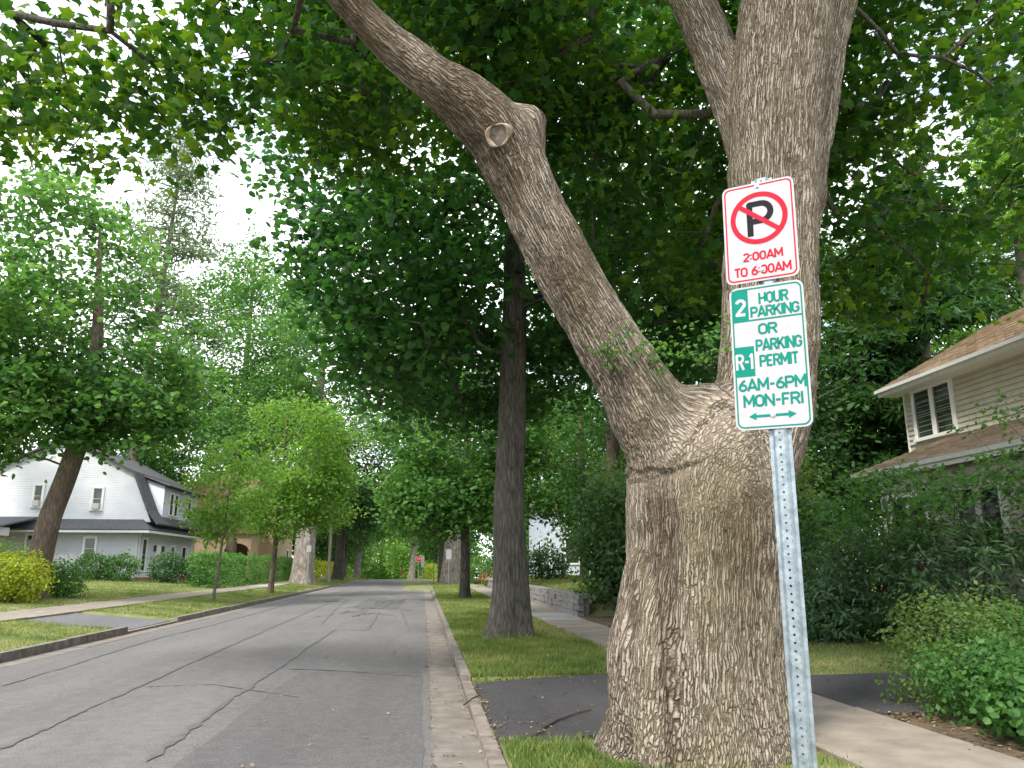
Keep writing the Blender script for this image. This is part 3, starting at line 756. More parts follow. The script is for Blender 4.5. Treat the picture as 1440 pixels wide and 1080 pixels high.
        up0 = np.array([0.3, -1, 0.2]); U = unit(up0 - Tn * (Tn @ up0)[:, None]); W = np.cross(Tn, U)
        rel = co - P[idx]; along = np.sum(rel * Tn[idx], 1)
        x, y = np.sum(rel * U[idx], 1), np.sum(rel * W[idx], 1)
        rr = np.sqrt(x * x + y * y) + 1e-6
        Rs = np.interp(s[idx] + along, s, R)
        c = np.stack([x / rr * Rs, y / rr * Rs, s[idx] + along], 1)
        hs.append(bark(c)); ws.append(dm / R[idx]); cs.append(c)
    ws = np.stack(ws, 1); ws = np.exp(-(ws - ws.min(1)[:, None]) * 8); ws /= ws.sum(1)[:, None]
    h = (np.stack(hs, 1) * ws).sum(1)
    best = ws.argmax(1); bc = np.stack(cs, 1)[np.arange(n), best]; apart = np.linalg.norm(cs[0] - cs[1], axis=1); bw = np.clip((ws.max(1) - .5) / .3, .6, 1); bw = np.where((best < 2) & (apart < .05), 1, np.where((best < 2) & (apart < .12), np.maximum(bw, 1 - (apart - .05) / .07), bw))
    # plates cut crosswise where the fork meets
    pl = np.clip(near(atY(985, 590, TY - .6) - o, 0.36) * .5, 0, 1)
    hc = np.minimum(1, np.abs(noise3(co * [34, 34, 20])) * 2.6) * 0.6 + 0.4 * np.minimum(1, np.abs(noise3(co * [55, 55, 30] + 3)) * 3)
    h = h * (1 - pl) + hc * pl
    nrm = np.zeros(n * 3, np.float32)
    tri = np.zeros(len(me0.polygons) * 4, np.int32); me0.polygons.foreach_get('vertices', tri); tri = tri.reshape(-1, 4)
    fn = np.cross(co[tri[:, 1]] - co[tri[:, 0]], co[tri[:, 2]] - co[tri[:, 0]])
    nr = np.stack([sum(np.bincount(tri[:, k], fn[:, c], n) for k in range(4)) for c in range(3)], 1); nr = unit(nr)
    for _ in range(6): nr = unit(nr + lap(nr))
    world = co + o
    v = world - E0; dep = v @ _f; px = 720 + FPX * (v @ _r) / dep; py = 540 - FPX * (v @ _u) / dep
    front = nr[:, 1] < 0.25
    amp = np.where(world[:, 2] > 4.0, 0.011, 0.016)
    big = 0.02 * noise3(co * 2.2) + 0.012 * noise3(co * 5.5 + 8)
    disp = (h - 0.7) * amp + big
    # lip of thick bark under the fork, groove down the trunk, soft folds of the root flare
    zl = atY(950, 654, TY - .65)[2]; xl = atY(948, 655, TY - .65)[0]
    lipw = np.exp(-((world[:, 0] - xl) / 0.24) ** 4) * front
    dz = world[:, 2] - zl - 0.03 * noise3(co * [5, 5, 0]) - 0.05 * ((world[:, 0] - xl) / .3) ** 2
    disp += lipw * np.where(dz > 0, 0.030 * np.exp(-dz / 0.14), -0.016 * np.exp(dz / 0.07))
    xg = atY(941, 900, TY - .7)[0] + 0.03 * np.sin(world[:, 2] * 3)
    disp -= front * 0.055 * np.exp(-((world[:, 0] - xg) / 0.045) ** 2) * np.clip((zl - 0.25 - world[:, 2]) / 0.6, 0, 1) * np.clip(1.25 - 0.2 * world[:, 2], .4, 1)
    xr = atY(1052, 900, TY - .7)[0] + 0.02 * np.sin(world[:, 2] * 2.2 + 1)
    disp -= front * 0.03 * np.exp(-((world[:, 0] - xr) / 0.06) ** 2) * np.clip((1.2 - world[:, 2]) / 0.6, 0, 1)
    co = co + nr * disp[:, None]
    # bark tones: grey ridges, brown inner bark, algae, old stains, darker lip streak and groove, painted limb shade
    moss = np.clip(noise3(world * [2.5, 2.5, .8] + 3) * 1.2 - 0.05 + 0.9 * np.exp(-((px - 1030) / 60) ** 2) * np.clip((py - 560) / 250, 0, 1) * front + 0.5 * np.exp(-np.clip(world[:, 2], 0, 9) / 0.25), 0, 1)
    stain_shade = np.clip(noise3(world * [1.9, 1.9, .9] + 40) * 1.1 + 0.9 * front * np.exp(-((px - 915) / 38) ** 2) * np.clip(1 - (py - 655) / 420, 0, 1) * (py > 640) + 0.9 * front * np.exp(-((px - 940) / 16) ** 2) * (py > 700) + 0.8 * np.clip((world[:, 2] - 3.9) / 1.5, 0, 1) * (px < 900), 0, 1)  # last term paints the shade of the upper left limb into its bark
    me = np_mesh('trunk', co, tri, smooth=True, attrs={'bark_x': bc[:, 0], 'bark_y': bc[:, 1], 'bark_s': bc[:, 2], 'bark_w': bw * (1 - .6 * pl), 'ridge': np.clip(h, 0, 1.2), 'moss': moss, 'stain_shade': stain_shade})
    bpy.data.meshes.remove(me0)
    m, t, b = mat('ridged maple bark'); l = t.links.new
    A = {k: N(t, 'ShaderNodeAttribute', attribute_name=k) for k in ('ridge', 'moss', 'stain_shade')}
    cot = N(t, 'ShaderNodeTexCoord'); n1 = N(t, 'ShaderNodeTexNoise', Scale=38.0, Detail=6.0, Roughness=0.7); l(cot.outputs['Object'], n1.inputs['Vector'])
    B3 = N(t, 'ShaderNodeCombineXYZ')
    for i_, k_ in enumerate(('bark_x', 'bark_y', 'bark_s')):
        a_ = N(t, 'ShaderNodeAttribute', attribute_name=k_); l(a_.outputs['Fac'], B3.inputs[i_])
    aw = N(t, 'ShaderNodeAttribute', attribute_name='bark_w')
    wn = N(t, 'ShaderNodeTexNoise', Scale=7.0, Detail=4.0); l(B3.outputs[0], wn.inputs['Vector'])
    wm = N(t, 'ShaderNodeVectorMath', operation='MULTIPLY_ADD'); l(wn.outputs['Color'], wm.inputs[0]); wm.inputs[1].default_value = (.055, .055, .0); l(B3.outputs[0], wm.inputs[2])
    mpp = N(t, 'ShaderNodeMapping'); mpp.inputs['Scale'].default_value = (1, 1, 0.042); l(wm.outputs[0], mpp.inputs[0])
    vo = N(t, 'ShaderNodeTexVoronoi', Scale=47.0, feature='DISTANCE_TO_EDGE'); l(mpp.outputs[0], vo.inputs['Vector'])
    vf = N(t, 'ShaderNodeTexNoise', Scale=110.0, Detail=5.0, Roughness=.65); l(mpp.outputs[0], vf.inputs['Vector'])
    pr_ = N(t, 'ShaderNodeMath', operation='MULTIPLY'); l(vo.outputs['Distance'], pr_.inputs[0]); pr_.inputs[1].default_value = 4.2
    pc_ = N(t, 'ShaderNodeMath', operation='MINIMUM'); l(pr_.outputs[0], pc_.inputs[0]); pc_.inputs[1].default_value = 1.0
    ps_ = N(t, 'ShaderNodeMath', operation='MULTIPLY_ADD'); l(vf.outputs['Fac'], ps_.inputs[0]); ps_.inputs[1].default_value = 0.9; l(pc_.outputs[0], ps_.inputs[2])
    p0_ = N(t, 'ShaderNodeMath', operation='SUBTRACT'); l(ps_.outputs[0], p0_.inputs[0]); p0_.inputs[1].default_value = 1.1
    pw_ = N(t, 'ShaderNodeMath', operation='MULTIPLY'); l(p0_.outputs[0], pw_.inputs[0]); l(aw.outputs['Fac'], pw_.inputs[1])
    mr_ = N(t, 'ShaderNodeMath', operation='MULTIPLY_ADD'); l(A['ridge'].outputs['Fac'], mr_.inputs[0]); mr_.inputs[1].default_value = 0.34; mr_.inputs[2].default_value = 0.14
    m0_ = N(t, 'ShaderNodeMath', operation='MULTIPLY_ADD'); l(n1.outputs['Fac'], m0_.inputs[0]); m0_.inputs[1].default_value = 0.3; l(mr_.outputs[0], m0_.inputs[2])
    mm = N(t, 'ShaderNodeMath', operation='MULTIPLY_ADD'); l(pw_.outputs[0], mm.inputs[0]); mm.inputs[1].default_value = 0.50; l(m0_.outputs[0], mm.inputs[2])
    r = ramp(t, [(0.10, (0.078, 0.055, 0.039)), (0.46, (0.25, 0.203, 0.155)), (0.82, (0.46, 0.40, 0.325))]); l(mm.outputs[0], r.inputs[0])
    m1 = N(t, 'ShaderNodeMix', data_type='RGBA'); m1.inputs['B'].default_value = (0.24, 0.21, 0.105, 1)
    k1 = N(t, 'ShaderNodeMath', operation='MULTIPLY'); k1.inputs[1].default_value = 0.36; l(A['moss'].outputs['Fac'], k1.inputs[0]); l(k1.outputs[0], m1.inputs['Factor']); l(r.outputs[0], m1.inputs['A'])
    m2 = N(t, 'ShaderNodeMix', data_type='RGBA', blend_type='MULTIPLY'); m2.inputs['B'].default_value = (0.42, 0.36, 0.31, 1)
    k2 = N(t, 'ShaderNodeMath', operation='MULTIPLY'); k2.inputs[1].default_value = 0.8; l(A['stain_shade'].outputs['Fac'], k2.inputs[0]); l(k2.outputs[0], m2.inputs['Factor']); l(m1.outputs['Result'], m2.inputs['A'])
    l(m2.outputs['Result'], b.inputs['Base Color']); b.inputs['Roughness'].default_value = 0.92; b.inputs['Specular IOR Level'].default_value = 0.15
    n2 = N(t, 'ShaderNodeTexNoise', Scale=120.0, Detail=4.0); l(cot.outputs['Object'], n2.inputs['Vector'])
    bp = N(t, 'ShaderNodeBump', Strength=0.5, Distance=0.006); l(n2.outputs['Fac'], bp.inputs['Height'])
    bq = N(t, 'ShaderNodeBump', Strength=1.0, Distance=0.028); l(pw_.outputs[0], bq.inputs['Height']); l(bp.outputs[0], bq.inputs['Normal']); l(bq.outputs[0], b.inputs['Normal'])
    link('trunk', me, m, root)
    # healed pruning wounds on the left limb
    def wound(x, y, Y, rx, ry, nrm_, label, ring=True):
        c = atY(x, y, Y) - o
        z = Vector(nrm_).normalized(); q = z.to_track_quat('Z', 'Y').to_matrix().to_4x4(); q.translation = Vector(c)
        a = np.linspace(0, 2 * PI, 40, endpoint=False)
        wb = 1 + 0.09 * np.sin(2 * a + 1) + 0.06 * np.sin(3 * a)
        def xf(Vv): return np.array([q @ Vector(p) for p in Vv])
        V, F = tube_np(np.array([[0, 0, -.09], [0, 0, -.045], [0, 0, 0.0]]), np.array([1, 1, 1]), 40, prof=lambda i, th: 1 + 0.09 * np.sin(2 * th + 1) + 0.06 * np.sin(3 * th))
        V[:, 0] *= rx * .97; V[:, 1] *= ry * .97
        w_ = link('pruning_wound', np_mesh('pruning_wound', xf(V), quads_to_tris(F)), M['wound'], root); w_['label'] = label
        ringV, k = [], 10
        for i, th in enumerate(a):
            for j in range(k):
                b_ = 2 * PI * j / k; rr = 1 + 0.2 * math.cos(b_) * (0.8 + 0.5 * math.sin(th * 2 + 1) + .25 * math.sin(5 * th))
                ringV.append([rx * wb[i] * rr * math.cos(th), ry * wb[i] * rr * math.sin(th), (0.028 + 0.012 * math.sin(3 * th)) * math.sin(b_) + random.uniform(-.003, .003)])
        RF = np.array([[i * k + j, i * k + (j + 1) % k, ((i + 1) % 40) * k + (j + 1) % k, ((i + 1) % 40) * k + j] for i in range(40) for j in range(k)])
        link('callus', np_mesh('callus', xf(ringV), RF, smooth=True), M['callus'], w_)
    wound(701, 190, TY - 0.47 - 0.29, 0.088, 0.10, (-0.25, -1, -0.36), 'round healed cut ringed by pale callus wood')
    wound(750, 182, TY - 0.42 - 0.16, 0.05, 0.12, (0.5, -0.85, 0.2), 'narrow oval cut at the right edge of the limb')
    # crown
    ells = [((-1.1, 8.6, 9.2), (3.3, 3.5, 1.9), 220), ((-5.6, 9.0, 8.0), (2.6, 2.4, 1.1), 48), ((-4.2, 9.2, 7.3), (1.7, 1.2, .7), 30), ((2.6, 8.6, 11.3), (5.5, 5.5, 2.8), 280), ((7.4, 10.4, 8.4), (3.2, 3.4, 3.0), 330), ((4.2, 11.0, 8.0), (2.6, 2.6, 2.4), 200), ((0.2, 10.3, 9.2), (3, 2.6, 1.9), 200)]
    C = fill_ellipsoids(ells, rng, gap=0.14, gscale=0.8, shell=0.45)
    starts = np.vstack([ax[1][0][-50:], ax[2][0][-25:], ax[3][0][-25:], ax[4][0][-20:]] + [P for P, R in up_.values()])
    nodes, par, ends = connect(starts, C, rng, seg=0.5, sag=0.10)
    ch = branch_chains(nodes, list(par), len(starts), ends, 0.0065, 0.48)
    add_branches(root, o, ch, M['bark_dark'], 0.035, nbig=9, nsmall=4, cap=80, maxr=0.16)
    P, Nn, D, S, ti = cluster_leaves(C - o, 30, 0.32, rng, flat=0.6, up=0.75, droop=0.6, size=0.155)
    # the leaves that show largest are single parts, all sharing a few leaf meshes
    wp = P + o; v = wp - E0; dep = v @ _f; px = 720 + FPX * (v @ _r) / dep; py = 540 - FPX * (v @ _u) / dep
    inside = (dep > 1) & (px > 0) & (px < 1440) & (py > 0) & (py < 1080)
    sz = np.where(inside, S / np.maximum(dep, 1), 0); pick = np.argsort(-sz)[:290]; mask = np.ones(len(P), bool); mask[pick] = False
    stuff(link('crown', leaf_mesh('crown', LEAF_MAPLE, P[mask], Nn[mask], D[mask], S[mask], ti[mask]), M['maple'], root))
    leafs = []
    for k in range(5):
        me = np_mesh('leaf', LEAF_MAPLE[0], LEAF_MAPLE[1], tint=np.full(len(LEAF_MAPLE[0]), 0.15 + 0.17 * k)); me.materials.append(M['maple']); leafs.append(me)
    for i in pick:
        nn = Vector(Nn[i]).normalized(); d = Vector(D[i]); d = (d - nn * d.dot(nn)).normalized(); b_ = d.cross(nn)
        mtx = Matrix(((b_.x, d.x, nn.x), (b_.y, d.y, nn.y), (b_.z, d.z, nn.z))).to_4x4() @ Matrix.Scale(float(S[i]), 4); mtx.translation = Vector(P[i])
        lf = bpy.data.objects.new('leaf', leafs[min(4, int(ti[i] * 5))]); COL.objects.link(lf); lf.parent = root; lf.matrix_local = mtx
    # shoots sprouting from the fork
    sc_, Cs = [], []
    for (x, y) in [(852, 480), (880, 455), (905, 475), (930, 488), (985, 462), (1002, 478), (918, 500), (868, 492), (945, 470), (968, 490), (1008, 452)]:
        a = atY(x + random.uniform(-5, 5), y + 40, TY - 0.35) - o; e = atY(x, y, TY - 0.5 - random.uniform(0, .35)) - o
        a = (np.array(crotch) * 0.75 + a * 0.25) + [0, -0.25, 0.05] if x > 930 else a
        pts = np.array([a + (e - a) * t + rng.normal(size=3) * .015 for t in np.linspace(0, 1, 5)])
        sc_.append(tube_np(pts, np.linspace(.006, .002, 5), 4, cap=False)); Cs += [pts[k] for k in (2, 3, 4)]
    Vv, Ff = merge_vf(sc_); sh = link('sprouts', np_mesh('sprouts', Vv, Ff), M['twig'], root); stuff(sh)
    P, Nn, D, S, ti = cluster_leaves(np.array(Cs), 10, 0.06, rng, flat=.6, up=.8, droop=.2, size=0.042)
    stuff(link('sprout_leaves', leaf_mesh('sprout_leaves', LEAF_MID, P, Nn, D, S, ti), M['leaf_mid'], root))
hero()

# ------------------------------------------------------------------ parking sign
def arc(cx, cy, rx, ry, a0, a1, n=10): return [(cx + rx * math.cos(rad(a0 + (a1 - a0) * i / n)), cy + ry * math.sin(rad(a0 + (a1 - a0) * i / n))) for i in range(n + 1)]
GL = {  # strokes in a box of width w and height 1
 'O': (.62, [arc(.31, .68, .24, .25, 0, 180) + arc(.31, .32, .24, .25, 180, 360) + [(.55, .68)]]),
 'H': (.64, [[(.08, 0), (.08, 1)], [(.56, 0), (.56, 1)], [(.08, .52), (.56, .52)]]),
 'U': (.64, [[(.08, 1), (.08, .32)] + arc(.32, .32, .24, .25, 180, 360) + [(.56, .32), (.56, 1)]]),
 'R': (.63, [[(.08, 0), (.08, .93), (.36, .93)] + arc(.36, .715, .19, .215, 90, -90) + [(.08, .5)], [(.33, .5), (.57, 0)]]),
 'P': (.61, [[(.08, 0), (.08, .93), (.36, .93)] + arc(.36, .695, .19, .235, 90, -90) + [(.08, .46)]]),
 'A': (.68, [[(.04, 0), (.34, .98), (.64, 0)], [(.15, .28), (.53, .28)]]),
 'K': (.64, [[(.08, 0), (.08, 1)], [(.56, 1), (.1, .42)], [(.25, .60), (.59, 0)]]),
 'I': (.2, [[(.1, 0), (.1, 1)]]),
 'N': (.66, [[(.08, 0), (.08, .97), (.58, .03), (.58, 1)]]),
 'G': (.64, [[(.54, .76)] + arc(.31, .68, .24, .25, 15, 180) + arc(.31, .32, .24, .25, 180, 360) + [(.55, .46), (.34, .46)]]),
 'E': (.56, [[(.5, .93), (.08, .93), (.08, .07), (.5, .07)], [(.08, .5), (.42, .5)]]),
 'F': (.54, [[(.5, .93), (.08, .93), (.08, 0)], [(.08, .5), (.42, .5)]]),
 'M': (.76, [[(.08, 0), (.08, .97), (.38, .3), (.68, .97), (.68, 0)]]),
 'T': (.56, [[(.02, .93), (.54, .93)], [(.28, .9), (.28, 0)]]),
 '0': (.62, [arc(.31, .66, .22, .27, 0, 180) + arc(.31, .34, .22, .27, 180, 360) + [(.53, .66)]]),
 '2': (.6, [arc(.3, .7, .22, .23, 165, -25, 10) + [(.08, .1), (.08, .07), (.54, .07)]]),
 '6': (.6, [[(.47, .93), (.32, .82), (.14, .55), (.09, .38)], arc(.31, .31, .22, .24, 0, 360, 18)]),
 '-': (.42, [[(.07, .47), (.35, .47)]]),
 '1': (.3, [[(.04, .76), (.18, .93), (.18, 0)]]),
 ':': (.22, [[(.11, .22), (.11, .36)], [(.11, .64), (.11, .78)]]),
 ' ': (.32, []),
}
def stroke(bm, pts, w, zz):
    """a pen stroke: one quad per segment and a round joint at every bend, each a hair above the last"""
    P = [Vector(q) for q in pts]; k = 0
    for i in range(len(P) - 1):
        d = P[i + 1] - P[i]
        if d.length < 1e-6: continue
        d.normalize(); nn = Vector((-d.y, d.x)) * w / 2; z = zz + 4e-6 * k; k += 1
        bm.faces.new([bm.verts.new((q.x, q.y, z)) for q in (P[i] - nn, P[i + 1] - nn, P[i + 1] + nn, P[i] + nn)])
        if i:
            z = zz + 4e-6 * k; k += 1
            bm.faces.new([bm.verts.new((P[i].x + w / 2 * math.cos(a * PI / 5), P[i].y + w / 2 * math.sin(a * PI / 5), z)) for a in range(10)])
def text(name, s, u0, u1, v0, v1, W, H, wt, m, parent, z):
    """letters between u0..u1 (from the left) and v0..v1 (from the top), as fractions of the panel"""
    tot = sum(GL[c][0] for c in s); h = (v1 - v0) * H; k = (u1 - u0) * W / tot; x = (u0 - .5) * W; y = (.5 - v1) * H
    bm = bmesh.new()
    for i, c in enumerate(s):
        gw, st_ = GL[c]
        for p in st_: stroke(bm, [(x + a * k, y + b * h) for a, b in p], wt, z + 0.0002 * (i % 2))
        x += gw * k
    me = bpy.data.meshes.new(name); bm.to_mesh(me); bm.free()
    return link(name, me, m, parent)
def rrect(W, H, r, n=7):
    P = []
    for cx, cy, a in ((W / 2 - r, H / 2 - r, 0), (-W / 2 + r, H / 2 - r, 90), (-W / 2 + r, -H / 2 + r, 180), (W / 2 - r, -H / 2 + r, 270)):
        P += arc(cx, cy, r, r, a, a + 90, n)
    return P
def ring(name, A, B, z, m, parent):
    n = len(A); V = [(x, y, z) for x, y in A] + [(x, y, z) for x, y in B]
    return link(name, np_mesh(name, np.array(V), np.array([[i, (i + 1) % n, n + (i + 1) % n, n + i] for i in range(n)])), m, parent)
def flat(name, pts, z, m, parent):
    mb = MB(); mb.poly([(x, y, z) for x, y in pts]); return mb.build(name, m, parent)
def parking_sign():
    px, py = 1.428, 2.985
    base = gz(px, py)
    root = thing('parking_sign', 'two parking signs on one galvanised steel post in front of the huge maple', 'sign', (px, py, base))
    ang = math.atan2(-0.58, 0.815)      # the panels face the eye: their normal is (-.58, -.815)
    def face(o, zc, roll=0, push=0):
        X = Vector((0.815, -0.58, 0)); Z = Vector((-0.58, -0.815, 0)); Y = Vector((0, 0, 1))
        q = Matrix(((X.x, Y.x, Z.x), (X.y, Y.y, Z.y), (X.z, Y.z, Z.z))).to_4x4()
        o.matrix_local = Matrix.Translation(Vector((0, 0, zc)) + Z * push) @ q @ Matrix.Rotation(roll, 4, 'Z')
    # U-channel with real holes
    bm = bmesh.new(); top = 3.23 - base; prof = [(-.044, -.020), (-.029, -.020), (-.017, 0.0), (.017, 0.0), (.029, -.020), (.044, -.020)]
    zs = np.arange(-0.4, top, 0.0305)
    prof = [(x, y + 0.0) for x, y in prof]
    for z in zs:
        for (a, b) in ((0, 1), (1, 2), (3, 4), (4, 5)):
            bm.faces.new([bm.verts.new((prof[a][0], z, prof[a][1])), bm.verts.new((prof[b][0], z, prof[b][1])), bm.verts.new((prof[b][0], z + .0305, prof[b][1])), bm.verts.new((prof[a][0], z + .0305, prof[a][1]))])
        cz = z + .01525; out = [(.017 * math.copysign(min(1, abs(math.cos(t)) * 1.4143), math.cos(t)), cz + .01525 * math.copysign(min(1, abs(math.sin(t)) * 1.4143), math.sin(t))) for t in np.arange(12) * PI / 6 + PI / 4 * 0]
        out = [(.017, cz), (.017, cz + .01525), (0, cz + .01525), (-.017, cz + .01525), (-.017, cz), (-.017, cz - .01525), (0, cz - .01525), (.017, cz - .01525)]
        inn = [(.0052 * math.cos(i * PI / 4), cz + .0052 * math.sin(i * PI / 4)) for i in range(8)]
        vo = [bm.verts.new((x, y, 0)) for x, y in out]; vi = [bm.verts.new((x, y, 0)) for x, y in inn]
        for i in range(8): bm.faces.new((vo[i], vo[(i + 1) % 8], vi[(i + 1) % 8], vi[i]))
    bmesh.ops.remove_doubles(bm, verts=bm.verts, dist=1e-5)
    bmesh.ops.recalc_face_normals(bm, faces=bm.faces)
    me = bpy.data.meshes.new('post'); bm.to_mesh(me); bm.free()
    post = link('post', me, M['steel'], root); face(post, 0, rad(-0.4))
    sm = post.modifiers.new('thickness', 'SOLIDIFY'); sm.thickness = 0.004; sm.offset = -1
    def panel(label, W, H, zc, roll, r):
        p = MB(); p.poly([(x, y, -.002) for x, y in rrect(W, H, r)], .002); o = p.build('sign_panel', M['sign_white'], root)
        face(o, zc, roll, 0.006); o['label'] = label; return o
    def border(o, W, H, r, inset, wd, m):
        ring('border', rrect(W - 2 * inset, H - 2 * inset, r - inset * .6), rrect(W - 2 * inset - 2 * wd, H - 2 * inset - 2 * wd, r - inset * .6 - wd * .7), 0.0012, m, o)
    def bolt(o, x, y):
        b = MB(); b.tube([(x, y, 0.0005), (x, y, .006)], .0075, 6); b.tube([(x, y, 0.0004), (x, y, .002)], .011, 14); b.build('bolt', M['bolt'], o)
    W, H = .307, .46
    a = panel('no parking panel with red border', W, H, 2.98 - base, rad(-1.0), .03)
    border(a, W, H, .03, .0085, .006, M['sign_red'])
    cy = (.5 - .365) * H; R = .122
    t = np.linspace(0, 2 * PI, 49)[:-1]
    ring('ring', [(R * math.cos(x), cy + R * math.sin(x)) for x in t], [(.100 * math.cos(x), cy + .100 * math.sin(x)) for x in t], .0018, M['sign_red'], a)
    P = bmesh.new()
    gx = -.052
    stroke(P, [(gx + .014, cy - .082), (gx + .014, cy + .067), (gx + .062, cy + .067)] + arc(gx + .062, cy + .026, .041, .041, 90, -90, 12) + [(gx + .014, cy - .015)], .026, .0014)
    me = bpy.data.meshes.new('letter'); P.to_mesh(me); P.free(); link('letter', me, M['sign_black'], a)
    P = bmesh.new(); c, s = math.cos(rad(141)), math.sin(rad(141)); stroke(P, [(R * .9 * c, cy + R * .9 * s), (-R * .9 * c, cy - R * .9 * s)], .020, .0022)
    me = bpy.data.meshes.new('slash'); P.to_mesh(me); P.free(); link('slash', me, M['sign_red'], a)
    text('lettering', '2:00AM', .25, .80, .705, .79, W, H, .0078, M['sign_red'], a, .0012)
    text('lettering', 'TO 6:00AM', .12, .90, .845, .935, W, H, .0078, M['sign_red'], a, .0012)
    bolt(a, 0.0, H * .462); bolt(a, 0.0, -H * .39)
    W, H = .307, .628
    b = panel('two hour permit parking panel with green border', W, H, 2.417 - base, rad(-0.9), .032)
    G = M['sign_green']
    border(b, W, H, .032, .008, .006, G)
    def rect(u0, u1, v0, v1): return [((u0 - .5) * W, (.5 - v1) * H), ((u1 - .5) * W, (.5 - v1) * H), ((u1 - .5) * W, (.5 - v0) * H), ((u0 - .5) * W, (.5 - v0) * H)]
    x0 = .5 - (W / 2 - .0135) / W
    flat('green_field', rect(x0 - .012, .255, .018, .25), .0009, G, b)
    flat('rule', rect(x0, 1 - x0, .238, .25), .0008, G, b)
    flat('green_field', rect(x0 - .012, .30, .425, .635), .0009, G, b)
    text('lettering', '2', .075, .225, .085, .205, W, H, .0135, M['sign_white'], b, .0013)
    text('lettering', 'R-1', .045, .285, .475, .585, W, H, .0105, M['sign_white'], b, .0013)
    for s_, u0, u1, v0, v1, wt in (('HOUR', .40, .80, .055, .135, .0090), ('PARKING', .28, .935, .150, .225, .0090), ('OR', .37, .63, .275, .35, .0094), ('PARKING', .325, .935, .385, .465, .0090), ('PERMIT', .365, .875, .495, .575, .0090), ('6AM-6PM', .06, .955, .655, .735, .0095), ('MON-FRI', .115, .905, .765, .845, .0095)):
        text('lettering', s_, u0, u1, v0, v1, W, H, wt, G, b, .0012)
    yv = (.5 - .91) * H
    ar = [(-.32, 0), (-.22, .016), (-.22, .0055 / 1), (.20, .0055), (.20, .016), (.30, 0), (.20, -.016), (.20, -.0055), (-.22, -.0055), (-.22, -.016)]
    flat('arrow', [(x * W, yv + y) for x, y in ar], .0012, G, b)
    bolt(b, 0.0, H * .36); bolt(b, 0.0, -H * .41)
parking_sign()
M['leaf_far'] = leaf_mat('far leaves lightened for glow', (0.07, 0.15, 0.04), (0.13, 0.25, 0.06), (0.22, 0.36, 0.10), trans=0.45, spec=0.25)  # leaf colour lightened to carry the glow at the road end
M['sash_grey'] = plain('grey window sash', (0.16, 0.16, 0.155))  # flat grey for the window sashes of the brown roofed house

# ------------------------------------------------------------------ houses
class HB:
    """house builder: all coordinates of the place, parts stored relative to the house's base"""
    def __init__(s, name, label, cat, base): s.b = Vector(base); s.root = thing(name, label, cat, base)
    def boxes(s, name, lst, m, parent=None, bev=0, label=None):
        mb = MB()
        for c0, c1 in lst:
            a, b = Vector(c0), Vector(c1); mb.box((a + b) / 2 - s.b, [abs(x) for x in (b - a)], bev=bev)
        o = mb.build(name, m, parent or s.root)
        if label: o['label'] = label
        return o
    def prism(s, name, pts, d, m, parent=None):
        mb = MB(); mb.poly([Vector(p) - s.b for p in pts], 1.0, Vector(d)); return mb.build(name, m, parent or s.root)
    def window(s, c, xd, n, w, h, trim=0.1, rails=(0.5,), mull=False, m=None, proud=0.05, parent=None, ac=False, sash=None):
        """c = middle of the opening on the wall; xd along the wall, n out of the wall"""
        xd, n, z = Vector(xd), Vector(n), Vector((0, 0, 1)); c = Vector(c)
        def bx(mb, u0, u1, v0, v1, d0, d1):
            P = [c + xd * u + z * v + n * d - s.b for u in (u0, u1) for v in (v0, v1) for d in (d0, d1)]
            lo = Vector([min(p[i] for p in P) for i in range(3)]); hi = Vector([max(p[i] for p in P) for i in range(3)])
            mb.box((lo + hi) / 2, hi - lo)
        fr = MB()
        bx(fr, -w / 2 - trim, -w / 2, -h / 2, h / 2, -.02, proud); bx(fr, w / 2, w / 2 + trim, -h / 2, h / 2, -.02, proud)
        bx(fr, -w / 2 - trim, w / 2 + trim, h / 2, h / 2 + trim, -.02, proud + .01)
        if mull: bx(fr, -trim * .7, trim * .7, -h / 2, h / 2, -.02, proud - .004)
        fo = fr.build('window', M['trim'] if m is None else m, parent or s.root)
        sl_ = MB(); bx(sl_, -w / 2 - trim * 1.2, w / 2 + trim * 1.2, -h / 2 - trim * .8, -h / 2, -.02, proud + .04); sl_.build('sill', M['trim'], fo)
        halves = ((-w / 2, -trim * .7), (trim * .7, w / 2)) if mull else ((-w / 2, w / 2),)
        for a, b in halves:
            g = MB(); bx(g, a, b, -h / 2, h / 2, -.01, .012); g.build('pane', M['glass'], fo)
            r_ = MB()
            bx(r_, a, a + .035, -h / 2, h / 2, .012, proud * .6); bx(r_, b - .035, b, -h / 2, h / 2, .012, proud * .6)
            for q in rails: bx(r_, a + .035, b - .035, -h / 2 + h * q - .013, -h / 2 + h * q + .013, .012, proud * .6)
            r_.build('sash', sash or M['trim'], fo)
        if ac:
            k = MB(); bx(k, -w * .38, w * .38, -h / 2 + .01, -h / 2 + .38, .02, .32)
            for i in range(5): bx(k, -w * .34, w * .34, -h / 2 + .06 + i * .06, -h / 2 + .085 + i * .06, .32, .33)
            k.build('air_conditioner', M['ac'], fo)
        return fo

